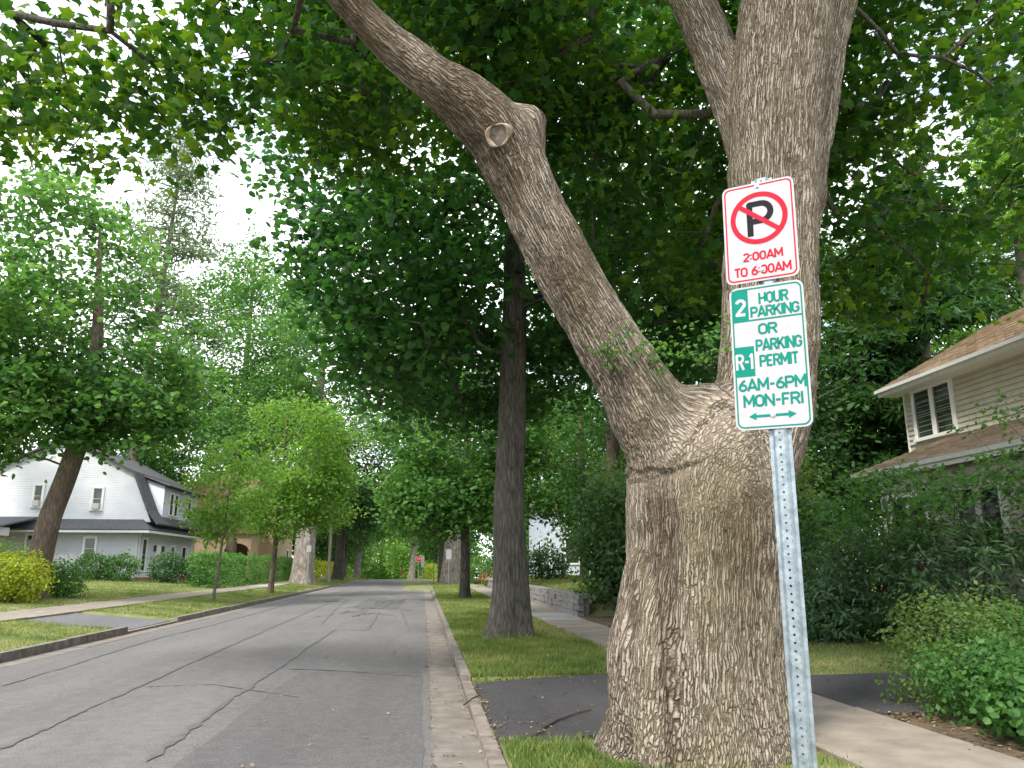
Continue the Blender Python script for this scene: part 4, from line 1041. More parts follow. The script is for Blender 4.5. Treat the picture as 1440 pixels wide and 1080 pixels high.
def shingles(hb, name, p0, p1, p2, m, course=0.14, wd=0.3, seed=2):
    """courses of single shingles over the slope p0->p1 (eave) and p0->p2 (up the slope)"""
    rng = np.random.default_rng(seed)
    p0, p1, p2 = (np.array(p, float) - np.array(hb.b) for p in (p0, p1, p2))
    U, S = p1 - p0, p2 - p0; lu, ls = np.linalg.norm(U), np.linalg.norm(S); U /= lu; S /= ls
    Nn = np.cross(U, S); Nn *= np.sign(Nn[2])
    V, F, T = [], [], []
    rows, cols = int(ls / course), int(lu / wd)
    for r in range(rows):
        off = (r % 2) * wd * .5 + rng.uniform(-.03, .03)
        for c in range(cols + 1):
            a, b = max(0, c * wd - off + .004), min(lu, (c + 1) * wd - off)
            if b - a < .03: continue
            j = rng.uniform(0, .006); s0, s1 = r * course - rng.uniform(0, .008), (r + 1) * course + .02
            k = len(V); h = .022 + j
            for (u, s_, n_) in ((a, s0, h), (b, s0, h), (b, s1, .006), (a, s1, .006), (a, s0, 0), (b, s0, 0)):
                V.append(p0 + U * u + S * s_ + Nn * n_)
            F += [[k, k + 1, k + 2, k + 3], [k + 4, k + 5, k + 1, k]]
            T += [rng.uniform(0, 1)] * 6
    return stuff(link(name, np_mesh(name, np.array(V), np.array(F), tint=np.array(T)), m, hb.root))

def right_house():
    zg = gz(12, 14)
    h = HB('brown_roofed_house', 'cream sided two storey house with brown shingle roofs behind shrubs', 'house', (15.5, 13, zg))
    X, Y0, Y1 = 12.4, 6.0, 18.4
    h.boxes('wall', [((X, Y0, zg), (19.6, Y1, 6.12))], M['tan_siding'])
    # gable end toward the far neighbour
    h.prism('gable', [(X, Y1 - .12, 6.1), (19.6, Y1 - .12, 6.1), (16, Y1 - .12, 8.3)], (0, .12, 0), M['tan_siding'])
    ez, ex = 6.10, 11.92
    rz_ = ez + (16 - ex) * .56
    for sgn, (xe) in ((1, ex), (-1, 20.08)):
        mb = MB(); pts = [(xe, Y0, ez), (xe, Y1 + .35, ez), (16, Y1 + .35, rz_), (16, Y0, rz_)]
        mb.poly([Vector(p) - h.b for p in pts], .10, (0, 0, -1)); mb.build('roof', M['shingle'], h.root)
    shingles(h, 'shingles', (ex - .03, Y0, ez + .004), (ex - .03, Y1 + .36, ez + .004), (16, Y0, rz_ + .01), M['shingle'])
    h.boxes('fascia', [((ex - .02, Y0, ez - .19), (ex + .02, Y1 + .36, ez - .004))], M['trim'])
    h.boxes('gutter', [((ex - .13, Y0, ez - .10), (ex - .023, Y1 + .36, ez - .02))], M['white'])
    h.boxes('soffit', [((ex + .02, Y0, ez - .19), (X, Y1 + .3, ez - .165))], M['trim'])
    z = 4.58; k = 0
    while z < 5.9:
        mb = MB(); yy0, yy1 = Y0, Y1 + .015
        mb.poly([Vector(p) - h.b for p in [(X - .004, yy0, z + .128), (X - .004, yy1, z + .128), (X - .034, yy1, z), (X - .034, yy0, z)]], .004, (1, 0, 0))
        mb.build('siding_board', M['tan_siding'], h.root); z += .127
    h.boxes('corner_board', [((X - .035, Y1 - .02, zg), (X + .1, Y1 + .03, 5.93))], M['trim'])
    h.window((X - .02, 17.27, 5.27), (0, 1, 0), (-1, 0, 0), 1.36, 1.16, trim=.10, rails=(.25, .5, .75), mull=True, proud=.06, sash=M['sash_grey'])
    h.window((X - .02, 12.2, 5.27), (0, 1, 0), (-1, 0, 0), 1.36, 1.16, trim=.10, rails=(.25, .5, .75), mull=True, proud=.06, sash=M['sash_grey'])
    # closed porch with its own roof
    PX, PY1 = 10.45, 16.75
    pz0, pz1, pe = 3.66, 4.52, 10.02
    h.boxes('porch_wall', [((PX, Y0, zg), (X - .001, PY1, 3.55))], M['tan_siding'])
    mb = MB(); mb.poly([Vector(p) - h.b for p in [(pe, Y0, pz0), (pe, PY1 + .3, pz0), (X - .03, PY1 + .3, pz1), (X - .03, Y0, pz1)]], .08, (0, 0, -1)); mb.build('porch_roof', M['shingle'], h.root)
    shingles(h, 'porch_shingles', (pe - .03, Y0, pz0 + .004), (pe - .03, PY1 + .31, pz0 + .004), (X - .04, Y0, pz1 + .01), M['shingle'], seed=5)
    h.boxes('porch_gutter', [((pe - .12, Y0, pz0 - .11), (pe - .022, PY1 + .3, pz0 - .02))], M['white'])
    h.boxes('porch_fascia', [((pe - .02, Y0, pz0 - .2), (pe + .02, PY1 + .3, pz0 - .004))], M['trim'])
    z = zg + .1
    while z < 3.3:
        mb = MB(); mb.poly([Vector(p) - h.b for p in [(PX - .004, Y0, z + .128), (PX - .004, PY1 + .01, z + .128), (PX - .026, PY1 + .01, z), (PX - .026, Y0, z)]], .004, (1, 0, 0))
        mb.build('siding_board', M['tan_siding'], h.root); z += .127
    for yc in (15.75, 13.6, 11.6): h.window((PX - .02, yc, 2.35), (0, 1, 0), (-1, 0, 0), 1.15, 1.3, trim=.11, rails=(.5,), mull=True, proud=.06, sash=M['sash_grey'])
    h.boxes('corner_board', [((PX - .035, PY1 - .1, zg), (PX + .02, PY1 + .03, 3.46))], M['trim'])
right_house()

def white_house():
    zg = 0.62; Y = 56.0; XC = -19.35
    h = HB('white_house', 'white clapboard house with gambrel roof and a dark pent roof between its storeys', 'house', (-25, 61, zg))
    XL, YB = -36.0, 69.0
    h.boxes('wall', [((XL, Y, zg), (XC, YB, 4.55))], M['clap'])
    # gambrel end wall of the upper storey
    g = [(-18.75, 4.55), (-20.2, 7.9), (-24.8, 10.2), (-29.6, 7.9), (-31.2, 4.55)]
    h.prism('gable', [(x, Y + .25, z) for x, z in g], (0, 12.5, 0), M['clap'])
    def slab(name, x0, z0, x1, z1, t=.14, y0=Y - .05, y1=YB + .3, m=None):
        d = Vector((z1 - z0, 0, -(x1 - x0))).normalized()
        if d.z < 0: d = -d
        mb = MB(); mb.poly([Vector(p) - h.b for p in [(x0, y0, z0), (x0, y1, z0), (x1, y1, z1), (x1, y0, z1)]], t, d); return mb.build(name, m or M['roof_grey'], h.root)
    slab('roof', -18.25, 4.35, -19.0, 5.3); slab('roof', -18.98, 5.25, -20.2, 7.95); slab('roof', -20.15, 7.9, -24.8, 10.25); slab('roof', -24.8, 10.25, -29.6, 7.95); slab('roof', -29.6, 7.95, -31.3, 4.5)
    # pent roof wrapping round the corner
    mb = MB(); P = lambda *p: Vector(p) - h.b
    o_, zi, zo = .95, 4.72, 4.02
    mb.poly([P(XL, Y - o_, zo), P(XC + o_, Y - o_, zo), P(XC + .1, Y + .2, zi), P(XL, Y + .2, zi)], .1, (0, 0, -1))
    mb.poly([P(XC + o_, Y - o_, zo), P(XC + o_, YB, zo), P(XC + .1, YB, zi), P(XC + .1, Y + .2, zi)], .1, (0, 0, -1))
    mb.build('pent_roof', M['roof_grey'], h.root)
    h.boxes('cornice', [((XL, Y - o_ - .02, zo - .24), (XC + o_ + .02, Y - o_ + .06, zo - .1)), ((XC + o_ - .06, Y - o_ + .06, zo - .24), (XC + o_ + .02, YB, zo - .1)), ((XL, Y - o_ + .06, zo - .22), (XC + o_ - .06, Y + .02, zo - .18)), ((XC, Y + .02, zo - .22), (XC + o_ - .06, YB, zo - .18))], M['white'])
    # wide dormer on the street side
    h.prism('dormer', [(-18.6, 58.0, 4.7), (-18.6, 58.0, 7.2), (-22.5, 58.0, 8.6), (-22.5, 58, 4.7)], (0, 8.4, 0), M['clap'])
    mb = MB(); mb.poly([P(-18.2, 57.7, 7.15), P(-18.2, 66.7, 7.15), P(-23, 66.7, 8.95), P(-23, 57.7, 8.95)], .12, (0, 0, 1)); mb.build('dormer_roof', M['roof_grey'], h.root)
    yv, xv = (1, 0, 0), (0, 1, 0); nY, nX = (0, -1, 0), (1, 0, 0)
    def onY(x0, x1, y0, y1, yy=Y, **k):
        a, b = atY(x0, y1, yy), atY(x1, y0, yy); h.window((float(a[0] + b[0]) / 2, yy, float(a[2] + b[2]) / 2), yv, nY, float(b[0] - a[0]), float(b[2] - a[2]), trim=.13, proud=.07, **k)
    onY(117, 135, 757, 786); onY(35, 52, 753, 782)
    onY(129, 145, 687, 716, yy=Y + .25, ac=True); onY(46, 61, 683, 712, yy=Y + .25, ac=True)
    for yc in (59.8, 60.9): h.window((-18.6, yc, 6.0), xv, nX, .7, 1.5, trim=.1)
    h.window((-18.6, 64.2, 6.0), xv, nX, .8, 1.5, trim=.1)
    h.window((XC, 57.3, 2.35), xv, nX, .75, 2.1, trim=.12)
    h.window((XC, 63.5, 2.2), xv, nX, .9, 1.7, trim=.12); h.window((XC, 66.5, 2.2), xv, nX, .9, 1.7, trim=.12)
    d = h.boxes('door', [((XC + .002, 59.7, zg + .25), (XC + .06, 60.7, zg + 2.45))], M['trim'])
    h.boxes('handle', [((XC + .06, 60.52, zg + 1.2), (XC + .1, 60.6, zg + 1.3))], M['iron'], d)
    for yc in (59.35, 61.1): h.boxes('wall_lamp', [((XC + .0, yc - .09, zg + 2.0), (XC + .16, yc + .09, zg + 2.42))], M['iron'])
    h.boxes('step', [((XC, 59.2, zg - .15), (XC + 1.2, 61.2, zg + .12))], M['walk'])
    h.boxes('foundation', [((XL, Y - .06, zg - .2), (XC + .06, Y - .001, zg + .22)), ((XC + .001, Y, zg - .2), (XC + .06, YB, zg + .22))], M['brick'])
    mb = MB(); mb.tube([P(XC + .06, Y + .1, zg + .2), P(XC + .06, Y + .1, 3.8), P(XC + .7, Y - .6, 3.95)], .045, 8); mb.build('downpipe', M['white'], h.root)
    h.boxes('chimney', [((-25.4, 60, 9.2), (-24.3, 61.2, 11.3))], M['brick'])
    # side porch on a brick pillar, at the left
    h.boxes('pillar', [((-27.2, 51.6, zg - .2), (-26.25, 52.5, 3.45))], M['brick'])
    h.boxes('porch_beam', [((-33, 51.4, 3.45), (-26.05, 52.7, 3.95))], M['white'])
    mb = MB(); mb.poly([P(-33, 51.0, 3.96), P(-25.6, 51.0, 3.96), P(-25.9, 56, 4.75), P(-33, 56, 4.75)], .1, (0, 0, 1)); mb.build('porch_roof', M['roof_grey'], h.root)
    h.boxes('porch_wall', [((-33, 52.5, zg - .2), (-27.0, 52.9, zg + .95))], M['brick'])
white_house()

def tan_house():
    zg = .35
    h = HB('stucco_house', 'tan stucco house with an arched porch opening beyond the clipped hedge', 'house', (-21, 80, zg))
    X0, X1, Yf, zt = -20.9, -15.9, 75.0, 4.5
    a = atY(333, 770, Yf); cx, rw, zs = float(a[0]), 1.25, 2.6
    pts = [(X0, zg), (cx - rw, zg), (cx - rw, zs)] + [(cx + rw * math.cos(t), zs + rw * .85 * math.sin(t)) for t in np.linspace(PI, 0, 14)[1:-1]] + [(cx + rw, zs), (cx + rw, zg), (X1, zg), (X1, zt), (X0, zt)]
    h.prism('porch_arch', [(x, Yf, z) for x, z in pts], (0, .4, 0), M['stucco'])
    h.boxes('porch_wall', [((X1 - .35, Yf + .4, zg), (X1, 79.8, zt))], M['stucco']); h.boxes('porch_wall', [((X0, Yf + .4, zg), (X0 + .35, 79.8, zt))], M['stucco'])
    mb = MB(); mb.poly([Vector(p) - h.b for p in [(X0 - .3, Yf - .3, zt + .002), (X1 + .3, Yf - .3, zt + .002), (X1 + .3, 79.8, zt + .45), (X0 - .3, 79.8, zt + .45)]], .14, (0, 0, 1)); mb.build('porch_roof', M['tile'], h.root)
    h.boxes('wall', [((-26, 79.8, zg), (-14.6, 90, 8.3))], M['stucco'])
    mb = MB(); P = lambda *p: Vector(p) - h.b
    for q in ([P(-26.6, 79.2, 8.3), P(-14, 79.2, 8.3), P(-18, 85, 10.6), P(-22.5, 85, 10.6)], [P(-14, 79.2, 8.3), P(-14, 90.5, 8.3), P(-18, 85, 10.6)], [P(-26.6, 90.5, 8.3), P(-26.6, 79.2, 8.3), P(-22.5, 85, 10.6)], [P(-14, 90.5, 8.3), P(-26.6, 90.5, 8.3), P(-22.5, 85, 10.6), P(-18, 85, 10.6)]):
        mb.poly(q, .15, (0, 0, 1))
    mb.build('roof', M['tile'], h.root)
    for xc in (-23.5, -20.2, -16.8): h.window((xc, 79.8, 6.6), (1, 0, 0), (0, -1, 0), 1.0, 1.6, trim=.12)
    h.window((-14.6, 83, 6.6), (0, 1, 0), (1, 0, 0), 1.0, 1.6, trim=.12); h.window((-14.6, 87, 2.4), (0, 1, 0), (1, 0, 0), 1.1, 1.7, trim=.12)
tan_house()

def pale_house():
    zg = .9
    h = HB('pale_blue_house', 'pale blue house glimpsed through trees above the stone wall', 'house', (13, 58, zg))
    m = surf('pale blue siding', (0.46, 0.53, 0.62), (0.54, 0.60, 0.68), scale=3, rough=0.6, bump=.1)
    h.boxes('wall', [((8.6, 52, zg - .3), (17, 64, 6.2))], m)
    for sx in (-1, 1):
        mb = MB(); mb.poly([Vector(p) - h.b for p in [(12.8 + sx * 4.6, 51.5, 6.0), (12.8 + sx * 4.6, 64.5, 6.0), (12.8, 64.5, 9.4), (12.8, 51.5, 9.4)]], .15, (0, 0, 1)); mb.build('roof', M['roof_grey'], h.root)
    h.prism('gable', [(8.6, 52, 6.2), (17, 52, 6.2), (12.8, 52, 9.2)], (0, .2, 0), m)
    for xc in (9.9, 12.2, 15): h.window((xc, 52, 2.6), (1, 0, 0), (0, -1, 0), .9, 1.6, trim=.14); h.window((xc, 52, 4.9), (1, 0, 0), (0, -1, 0), .9, 1.4, trim=.14)
    for yc in (54, 58): h.window((8.6, yc, 2.6), (0, 1, 0), (-1, 0, 0), .9, 1.6, trim=.14)
pale_house()

# ------------------------------------------------------------------ dry stone retaining wall
def stone_wall():
    y0, y1, X = 23.0, 55.0, 4.58
    root = thing('stone_wall', 'low grey stone retaining wall along the right sidewalk', 'wall', (X, (y0 + y1) / 2, .1))
    b = Vector((X, (y0 + y1) / 2, .1))
    mb = MB(); mb.box(Vector((X + .16, (y0 + y1) / 2, .32)) - b, (.24, y1 - y0 - .04, .60)); mb.build('mortar_core', M['mortar'], root)
    meshes = []
    for k in range(8):
        bm = bmesh.new(); bmesh.ops.create_cube(bm, size=1)
        for v in bm.verts: v.co += Vector((random.uniform(-.12, .12), random.uniform(-.09, .09), random.uniform(-.1, .1)))
        bmesh.ops.bevel(bm, geom=list(bm.edges), offset=.09, segments=1, affect='EDGES')
        me = bpy.data.meshes.new('stone'); bm.to_mesh(me); bm.free(); me.materials.append(M['stone']); meshes.append(me)
    n = 0; rest = []
    for r, (za, zb) in enumerate(((.06, .28), (.28, .47), (.47, .66))):
        y = y0 - .05
        while y < y1:
            L_ = random.uniform(.28, .62) * (1.0 if y < 40 else 1.6)
            mtx = Matrix.Translation(Vector((X + .03 + random.uniform(-.025, .03), y + L_ / 2, (za + zb) / 2 + random.uniform(-.015, .015))) - b) @ Matrix.Rotation(random.uniform(-.06, .06), 4, 'X') @ Matrix.Diagonal((.2, L_ * 1.0, (zb - za) * 1.02, 1))
            o = bpy.data.objects.new('stone', random.choice(meshes)); COL.objects.link(o); o.parent = root; o.matrix_local = mtx; n += 1
            y += L_
    y = y0 - .06
    while y < y1:
        L_ = random.uniform(.5, .95)
        o = bpy.data.objects.new('cap_stone', random.choice(meshes)); COL.objects.link(o); o.parent = root
        o.matrix_local = Matrix.Translation(Vector((X + .13, y + L_ / 2, .70)) - b) @ Matrix.Rotation(random.uniform(-.03, .03), 4, 'X') @ Matrix.Diagonal((.42, L_ * .99, .12, 1)); y += L_
stone_wall()

# ------------------------------------------------------------------ trees along the street
def T(z0, z1, r0, r1, lean=(0, 0)): return [(0, 0, 0, r0), (lean[0] * .5, lean[1] * .5, z1 * .45, r0 * .72 + r1 * .28), (lean[0], lean[1], z1, r1)]
tree('shade_tree', 'tall straight dark trunked shade tree in the grass strip left of the forked maple', (1.83, 16.67), [(0, 0, 0, .355), (0, 0, 3, .325), (.1, .0, 7, .27), (.15, .1, 12, .17), (.1, .2, 15.5, .05)],
     [((-.2, .4, 12.6), (5.7, 5.8, 4.6), 580), ((-2.6, -.6, 7.6), (2.1, 2.6, 2.4), 190), ((3.1, .2, 7.8), (2.5, 3.0, 2.2), 200), ((-.6, 3.6, 6.8), (3.2, 2.2, 2.0), 170)], M['maple_mid'], M['bark_dark'], size=.16, per=35, rc=.42, seed=21, thr=.045, nseg=40, flare=1.5, gap=.12, gscale=.75, cap=60)
tree('shade_tree', 'smaller straight dark trunked tree by the kerb beyond the tall shade tree', (1.95, 37.3), T(0, 11, .235, .04), [((-.3, 0, 7.6), (4.2, 4.2, 4.6), 420), ((-1, -1, 4.6), (3, 3, 1.6), 130)], M['leaf_mid'], M['bark_dark'], size=.2, per=34, rc=.45, seed=22, nseg=20, gap=.02)
tree('shade_tree', 'massive pale grey flaring trunk beside the right sidewalk far down the street', (2.75, 70), T(0, 15, .95, .3), [((0, 0, 13), (6, 6, 6), 330)], M['leaf_mid'], M['bark_pale'], size=.34, per=30, rc=.6, seed=23, leaf=LEAF_OVAL, nseg=22, flare=1.35)
tree('shade_tree', 'thin brown trunked tree just left of the massive pale trunk', (1.7, 77), T(0, 12, .26, .06), [((0, 0, 9), (4, 4, 4.4), 240)], M['leaf_mid'], M['bark_mid'], size=.34, per=28, rc=.6, seed=24, leaf=LEAF_OVAL)
tree('shade_tree', 'leaning pale trunked tree behind the stop sign', (-1.6, 108), T(0, 14, .42, .1, (1.0, 0)), [((.5, 0, 11), (5.5, 5, 5.5), 260)], M['leaf_mid'], M['bark_pale'], size=.45, per=26, rc=.7, seed=25, leaf=LEAF_OVAL)
# left side
tree('maple_tree', 'leaning brown trunked maple with loose bright crown in front of the white house', (-13.75, 29.6), [(0, 0, 0, .43), (.45, 0, 3, .37), (1.15, 0, 6, .32), (1.2, 0, 10, .2), (.8, 0, 14, .04)],
     [((-1.2, 0, 11.6), (4.0, 4.2, 5.0), 330), ((-.9, -.8, 7.0), (3.2, 3.0, 1.9), 140), ((2.7, -.3, 6.5), (2.3, 2, 1.3), 60), ((2.4, .4, 8.0), (2.9, 2.6, 2.4), 110), ((-4.2, -1, 9.0), (3.0, 3, 3.9), 130), ((-3.4, -1.6, 5.2), (2.2, 2, 1.5), 60)], M['leaf_mid'], M['bark_mid'], size=.2, per=34, rc=.42, seed=31, thr=.05, nseg=24, gap=.16, gscale=.6)
tree('young_tree', 'slim young tree with a pale stem and airy light crown in the left grass strip', (-8.45, 33.6), T(0, 5.6, .065, .015, (.35, 0)), [((.3, 0, 4.5), (1.75, 1.6, 1.75), 120), ((-.1, 0, 3.2), (1.2, 1.2, .8), 36)], M['leaf_light'], M['bark_smooth'], size=.19, per=22, rc=.26, leaf=LEAF_OVAL, seed=32, thr=.02, nseg=10, flare=1.2, droop=.9, up=.6, rtip=.004)
tree('street_tree', 'light green street tree with a low full crown by the left kerb', (-7.9, 42.8), T(0, 10, .15, .03, (.3, 0)), [((1.1, 0, 7.0), (3.3, 3.0, 3.9), 420), ((.3, -.5, 4.2), (2.4, 2.2, 1.3), 90), ((2.6, -.3, 5.2), (2.2, 2.2, 1.6), 110)], M['leaf_light'], M['bark_mid'], size=.21, per=30, rc=.36, leaf=LEAF_OVAL, seed=33, thr=.04, droop=.8, gap=.04, nseg=14)
tree('sycamore_tree', 'huge sycamore with broad pale flaking trunk beside the clipped hedge', (-9.1, 61.5), T(0, 19, .78, .2, (.6, 0)), [((.5, 0, 18), (7.0, 6.5, 6.5), 560), ((-2.5, -1, 12.5), (4.5, 4, 3), 150)], M['leaf_mid'], M['bark_pale'], size=.32, per=32, rc=.55, leaf=LEAF_OVAL, seed=34, nseg=24, flare=1.2, gap=.03)
tree('street_tree', 'dark trunked street tree right of the utility pole on the left kerb', (-8.6, 82), T(0, 15, .5, .1, (.5, 0)), [((1.2, 0, 11.5), (5.8, 5.5, 6.0), 420), ((3.0, -1, 7), (3.5, 3.5, 1.8), 120)], M['leaf_dark'], M['bark_dark'], size=.34, per=32, rc=.6, leaf=LEAF_OVAL, seed=35, nseg=16)
tree('street_tree', 'thin dark street tree between the far left lawns', (-9.3, 96), T(0, 9, .22, .05), [((0, 0, 7), (3.5, 3.5, 3.6), 170)], M['leaf_dark'], M['bark_dark'], size=.4, per=26, rc=.6, leaf=LEAF_OVAL, seed=36)
tree('street_tree', 'pale trunked street tree at the far left crest of the road', (-9.2, 112), T(0, 12, .5, .1, (.6, 0)), [((.5, 0, 10), (5, 5, 5), 220)], M['leaf_light'], M['bark_pale'], size=.45, per=26, rc=.7, leaf=LEAF_OVAL, seed=37)

def conifer(name, label, base, hgt, r0, spread, zlow, seed, m, dens=26, sparse=.0, size=.3, lean=(0, 0), nb=70, group=None, rise=.12, rc=.26, flat=.35, branch=1.0):
    rng = np.random.default_rng(seed); z0 = gz(*base); o = np.array([base[0], base[1], z0 - .1])
    root = thing(name, label, 'tree', tuple(o), 0, group)
    zz = np.linspace(0, hgt, 24); P = np.c_[lean[0] * zz / hgt, lean[1] * zz / hgt, zz]; R = r0 * (1 - zz / hgt * .94)
    V, F = tube_np(P, R, 12); link('trunk', np_mesh('trunk', V, F, smooth=True), M['bark_mid'], root)
    C = []; small = []
    for i in range(nb):
        z = zlow + (hgt - zlow) * (i + rng.uniform(0, 1)) / nb; t = (z - zlow) / (hgt - zlow)
        if rng.uniform() < sparse: continue
        L_ = spread * (1 - t) ** .75 * rng.uniform(.6, 1.1) + .4; a = rng.uniform(0, 6.28)
        d = np.array([math.cos(a), math.sin(a), rise])
        q = np.linspace(0, 1, 8); pts = np.array([np.interp(z, zz, P[:, 0]), np.interp(z, zz, P[:, 1]), z]) + q[:, None] * d * L_
        pts[:, 2] -= .12 * L_ * q ** 2; pts += rng.normal(size=pts.shape) * .03 * L_ * q[:, None]
        rr = (.025 + .012 * L_) * (1 - .85 * q) * branch
        Vb, Fb = tube_np(pts, rr, 5, cap=False)
        if L_ > spread * .55 and i % 2 == 0: link('branch', np_mesh('branch', Vb, Fb, smooth=True), M['bark_mid'], root)
        else: small.append((Vb, Fb))
        side = np.array([-d[1], d[0], 0])
        for k in range(int(4 + L_ * 3.2)):
            u = rng.uniform(.25, 1.0); p = np.array([np.interp(u, q, pts[:, c]) for c in range(3)])
            C.append(p + side * rng.normal() * .16 * L_ * (1.1 - .5 * u) - [0, 0, rng.uniform(0, .25)])
    if small: V, F = merge_vf(small); stuff(link('twigs', np_mesh('twigs', V, F), M['bark_mid'], root))
    P, Nn, D, S, ti = cluster_leaves(np.array(C), dens, rc, rng, flat=flat, up=.9, droop=.5, size=size)
    stuff(link('crown', leaf_mesh('crown', LEAF_LONG, P, Nn, D, S, ti), m, root))
conifer('conifer_tree', 'tall thin conifer with bare horizontal boughs rising behind the white house', (-26.5, 72), 44, .6, 9.5, 15, 41, M['leaf_needle'], dens=6, sparse=.05, size=.62, lean=(2.0, 0), nb=130, rc=.8, flat=.16, branch=.9)
conifer('conifer_tree', 'pale green spruce behind the brown roofed house at the right edge', (24.0, 27), 21, .4, 4.6, 1.5, 42, M['leaf_light'], dens=24, size=.42, nb=110)
conifer('conifer_tree', 'dark drooping evergreen leaning over the brown roofed house', (18.2, 25.5), 15.5, .4, 4.6, 3.0, 43, M['leaf_dark'], dens=30, size=.42, nb=110, rise=.2)

# trees behind the gardens, each with its own crown
BG = [('round bright green tree above the stone wall behind the dark yew', (7.6, 37), 10.5, (4.0, 4.0, 4.2), 5.8, .2, 'leaf_mid', 380, .24),
      ('broad tree standing between the stone wall and the pale blue house', (11.5, 44), 14, (5.0, 4.6, 5.6), 8, .25, 'leaf_mid', 380, .28),
      ('dark tree filling the gap between forked maple and brown roofed house', (12.5, 27.5), 13, (4.4, 4.2, 6.2), 6.8, .28, 'leaf_dark', 430, .24),
      ('tall dense tree right behind the forked maple stem', (7.2, 29), 17, (4.6, 4.2, 5.8), 12, .3, 'maple_mid', 430, .22),
      ('tall dark tree behind the ridge of the brown roofed house', (16.5, 34), 19, (6.0, 5.5, 6.5), 12.5, .4, 'leaf_dark', 480, .28),
      ('broad green tree far behind the brown roofed house', (27, 42), 21, (8, 7, 8), 13, .45, 'leaf_mid', 420, .4),
      ('nearer of two tall green trees past the pale blue house', (9.5, 72), 18, (6.5, 6, 8), 10, .4, 'leaf_mid', 360, .4),
      ('farther of two tall green trees past the pale blue house', (17, 84), 22, (7.5, 7, 9), 12, .4, 'leaf_mid', 320, .46),
      ('tree overhanging the right kerb beyond the stop sign', (3.5, 120), 17, (6.5, 6, 7.5), 9.5, .4, 'leaf_mid', 300, .5),
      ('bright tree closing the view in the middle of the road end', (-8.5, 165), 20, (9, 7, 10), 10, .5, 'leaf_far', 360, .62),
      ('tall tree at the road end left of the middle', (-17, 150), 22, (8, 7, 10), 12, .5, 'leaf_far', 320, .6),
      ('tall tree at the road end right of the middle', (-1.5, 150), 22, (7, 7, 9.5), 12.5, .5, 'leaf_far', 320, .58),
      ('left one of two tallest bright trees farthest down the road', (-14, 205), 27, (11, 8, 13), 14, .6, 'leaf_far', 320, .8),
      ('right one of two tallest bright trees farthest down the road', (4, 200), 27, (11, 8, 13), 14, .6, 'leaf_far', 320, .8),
      ('large tree rising behind the roof of the white house', (-27, 79), 19, (6.5, 6.5, 5.5), 13.5, .45, 'leaf_mid', 360, .4),
      ('tall mid green tree between white house and sycamore', (-16.0, 68), 29, (5.6, 5.6, 11.0), 19.5, .45, 'leaf_mid', 620, .34),
      ('added mid green tree shading the white house gable at the left picture edge', (-27.5, 48.5), 16, (4.6, 4.4, 5.0), 12.2, .3, 'leaf_mid', 330, .24),  # added tree, placed so its crown shades the white gable
      ('tall tree behind the stucco house', (-20, 100), 27, (8.0, 7, 10), 16, .5, 'leaf_mid', 420, .5),
      ('dark tree in the gardens behind the far left hedge', (-15.5, 112), 18, (6.5, 6, 7.5), 9.5, .4, 'leaf_dark', 300, .48),
      ('green tree over the left lawns near the road crest', (-12.5, 128), 20, (6.5, 6, 8.5), 11, .4, 'leaf_mid', 300, .52),
      ('tree left of the white house roof at the picture edge', (-42, 72), 17, (6, 6, 6), 11, .4, 'leaf_mid', 260, .4)]
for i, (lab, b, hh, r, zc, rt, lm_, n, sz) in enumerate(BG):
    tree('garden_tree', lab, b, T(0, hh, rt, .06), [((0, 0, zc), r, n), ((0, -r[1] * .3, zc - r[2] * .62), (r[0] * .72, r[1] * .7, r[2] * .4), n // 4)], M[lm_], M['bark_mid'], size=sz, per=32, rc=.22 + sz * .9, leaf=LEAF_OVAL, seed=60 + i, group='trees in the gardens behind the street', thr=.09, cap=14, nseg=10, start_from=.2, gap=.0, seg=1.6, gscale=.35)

# ------------------------------------------------------------------ shrubs and hedges
shrub('yew_shrub', 'tall dark feathery shrub at the near end of the stone wall', (5.85, 23.2), (1.3, 1.3, 1.95), 7000, M['leaf_dark'], size=.16, seed=2, rough=.35, shell=.6, rc=.2)
shrub('yew_shrub', 'olive topped shrub leaning over the stone wall beside the dark one', (6.6, 25.6), (1.6, 1.6, 1.9), 5000, M['leaf_olive'], size=.17, seed=3, rough=.4, shell=.6, rc=.22)
shrub('clipped_bush', 'small square clipped bush between sidewalk and forked maple trunk', (5.35, 18.8), (.36, .45, .40), 1800, M['leaf_mid'], size=.07, seed=4, box=True, rc=.05)
shrub('round_bush', 'dark round bush on the bank above the stone wall', (6.9, 44), (1.35, 1.3, .95), 2600, M['leaf_dark'], size=.16, seed=5)
shrub('flowering_bush', 'orange flowering bush far along the right sidewalk', (5.6, 62), (1.1, 1.1, .7), 1400, M['flower'], size=.17, seed=6)
shrub('round_bush', 'bright green bush between two trunks far along the right sidewalk', (4.9, 68), (1.2, 1.2, 1.3), 1800, M['leaf_light'], size=.2, seed=7)
shrub('clipped_hedge', 'pale clipped hedge beside the far stop sign', (.9, 98), (.55, 1.4, .85), 1500, M['leaf_yellow'], size=.16, seed=8, box=True)
shrub('tall_shrub', 'loose bright shrub screening the pale blue house beyond the stone wall', (5.9, 56.8), (1.5, 1.3, 2.3), 3600, M['leaf_mid'], size=.2, seed=124, rough=.35, rc=.25)
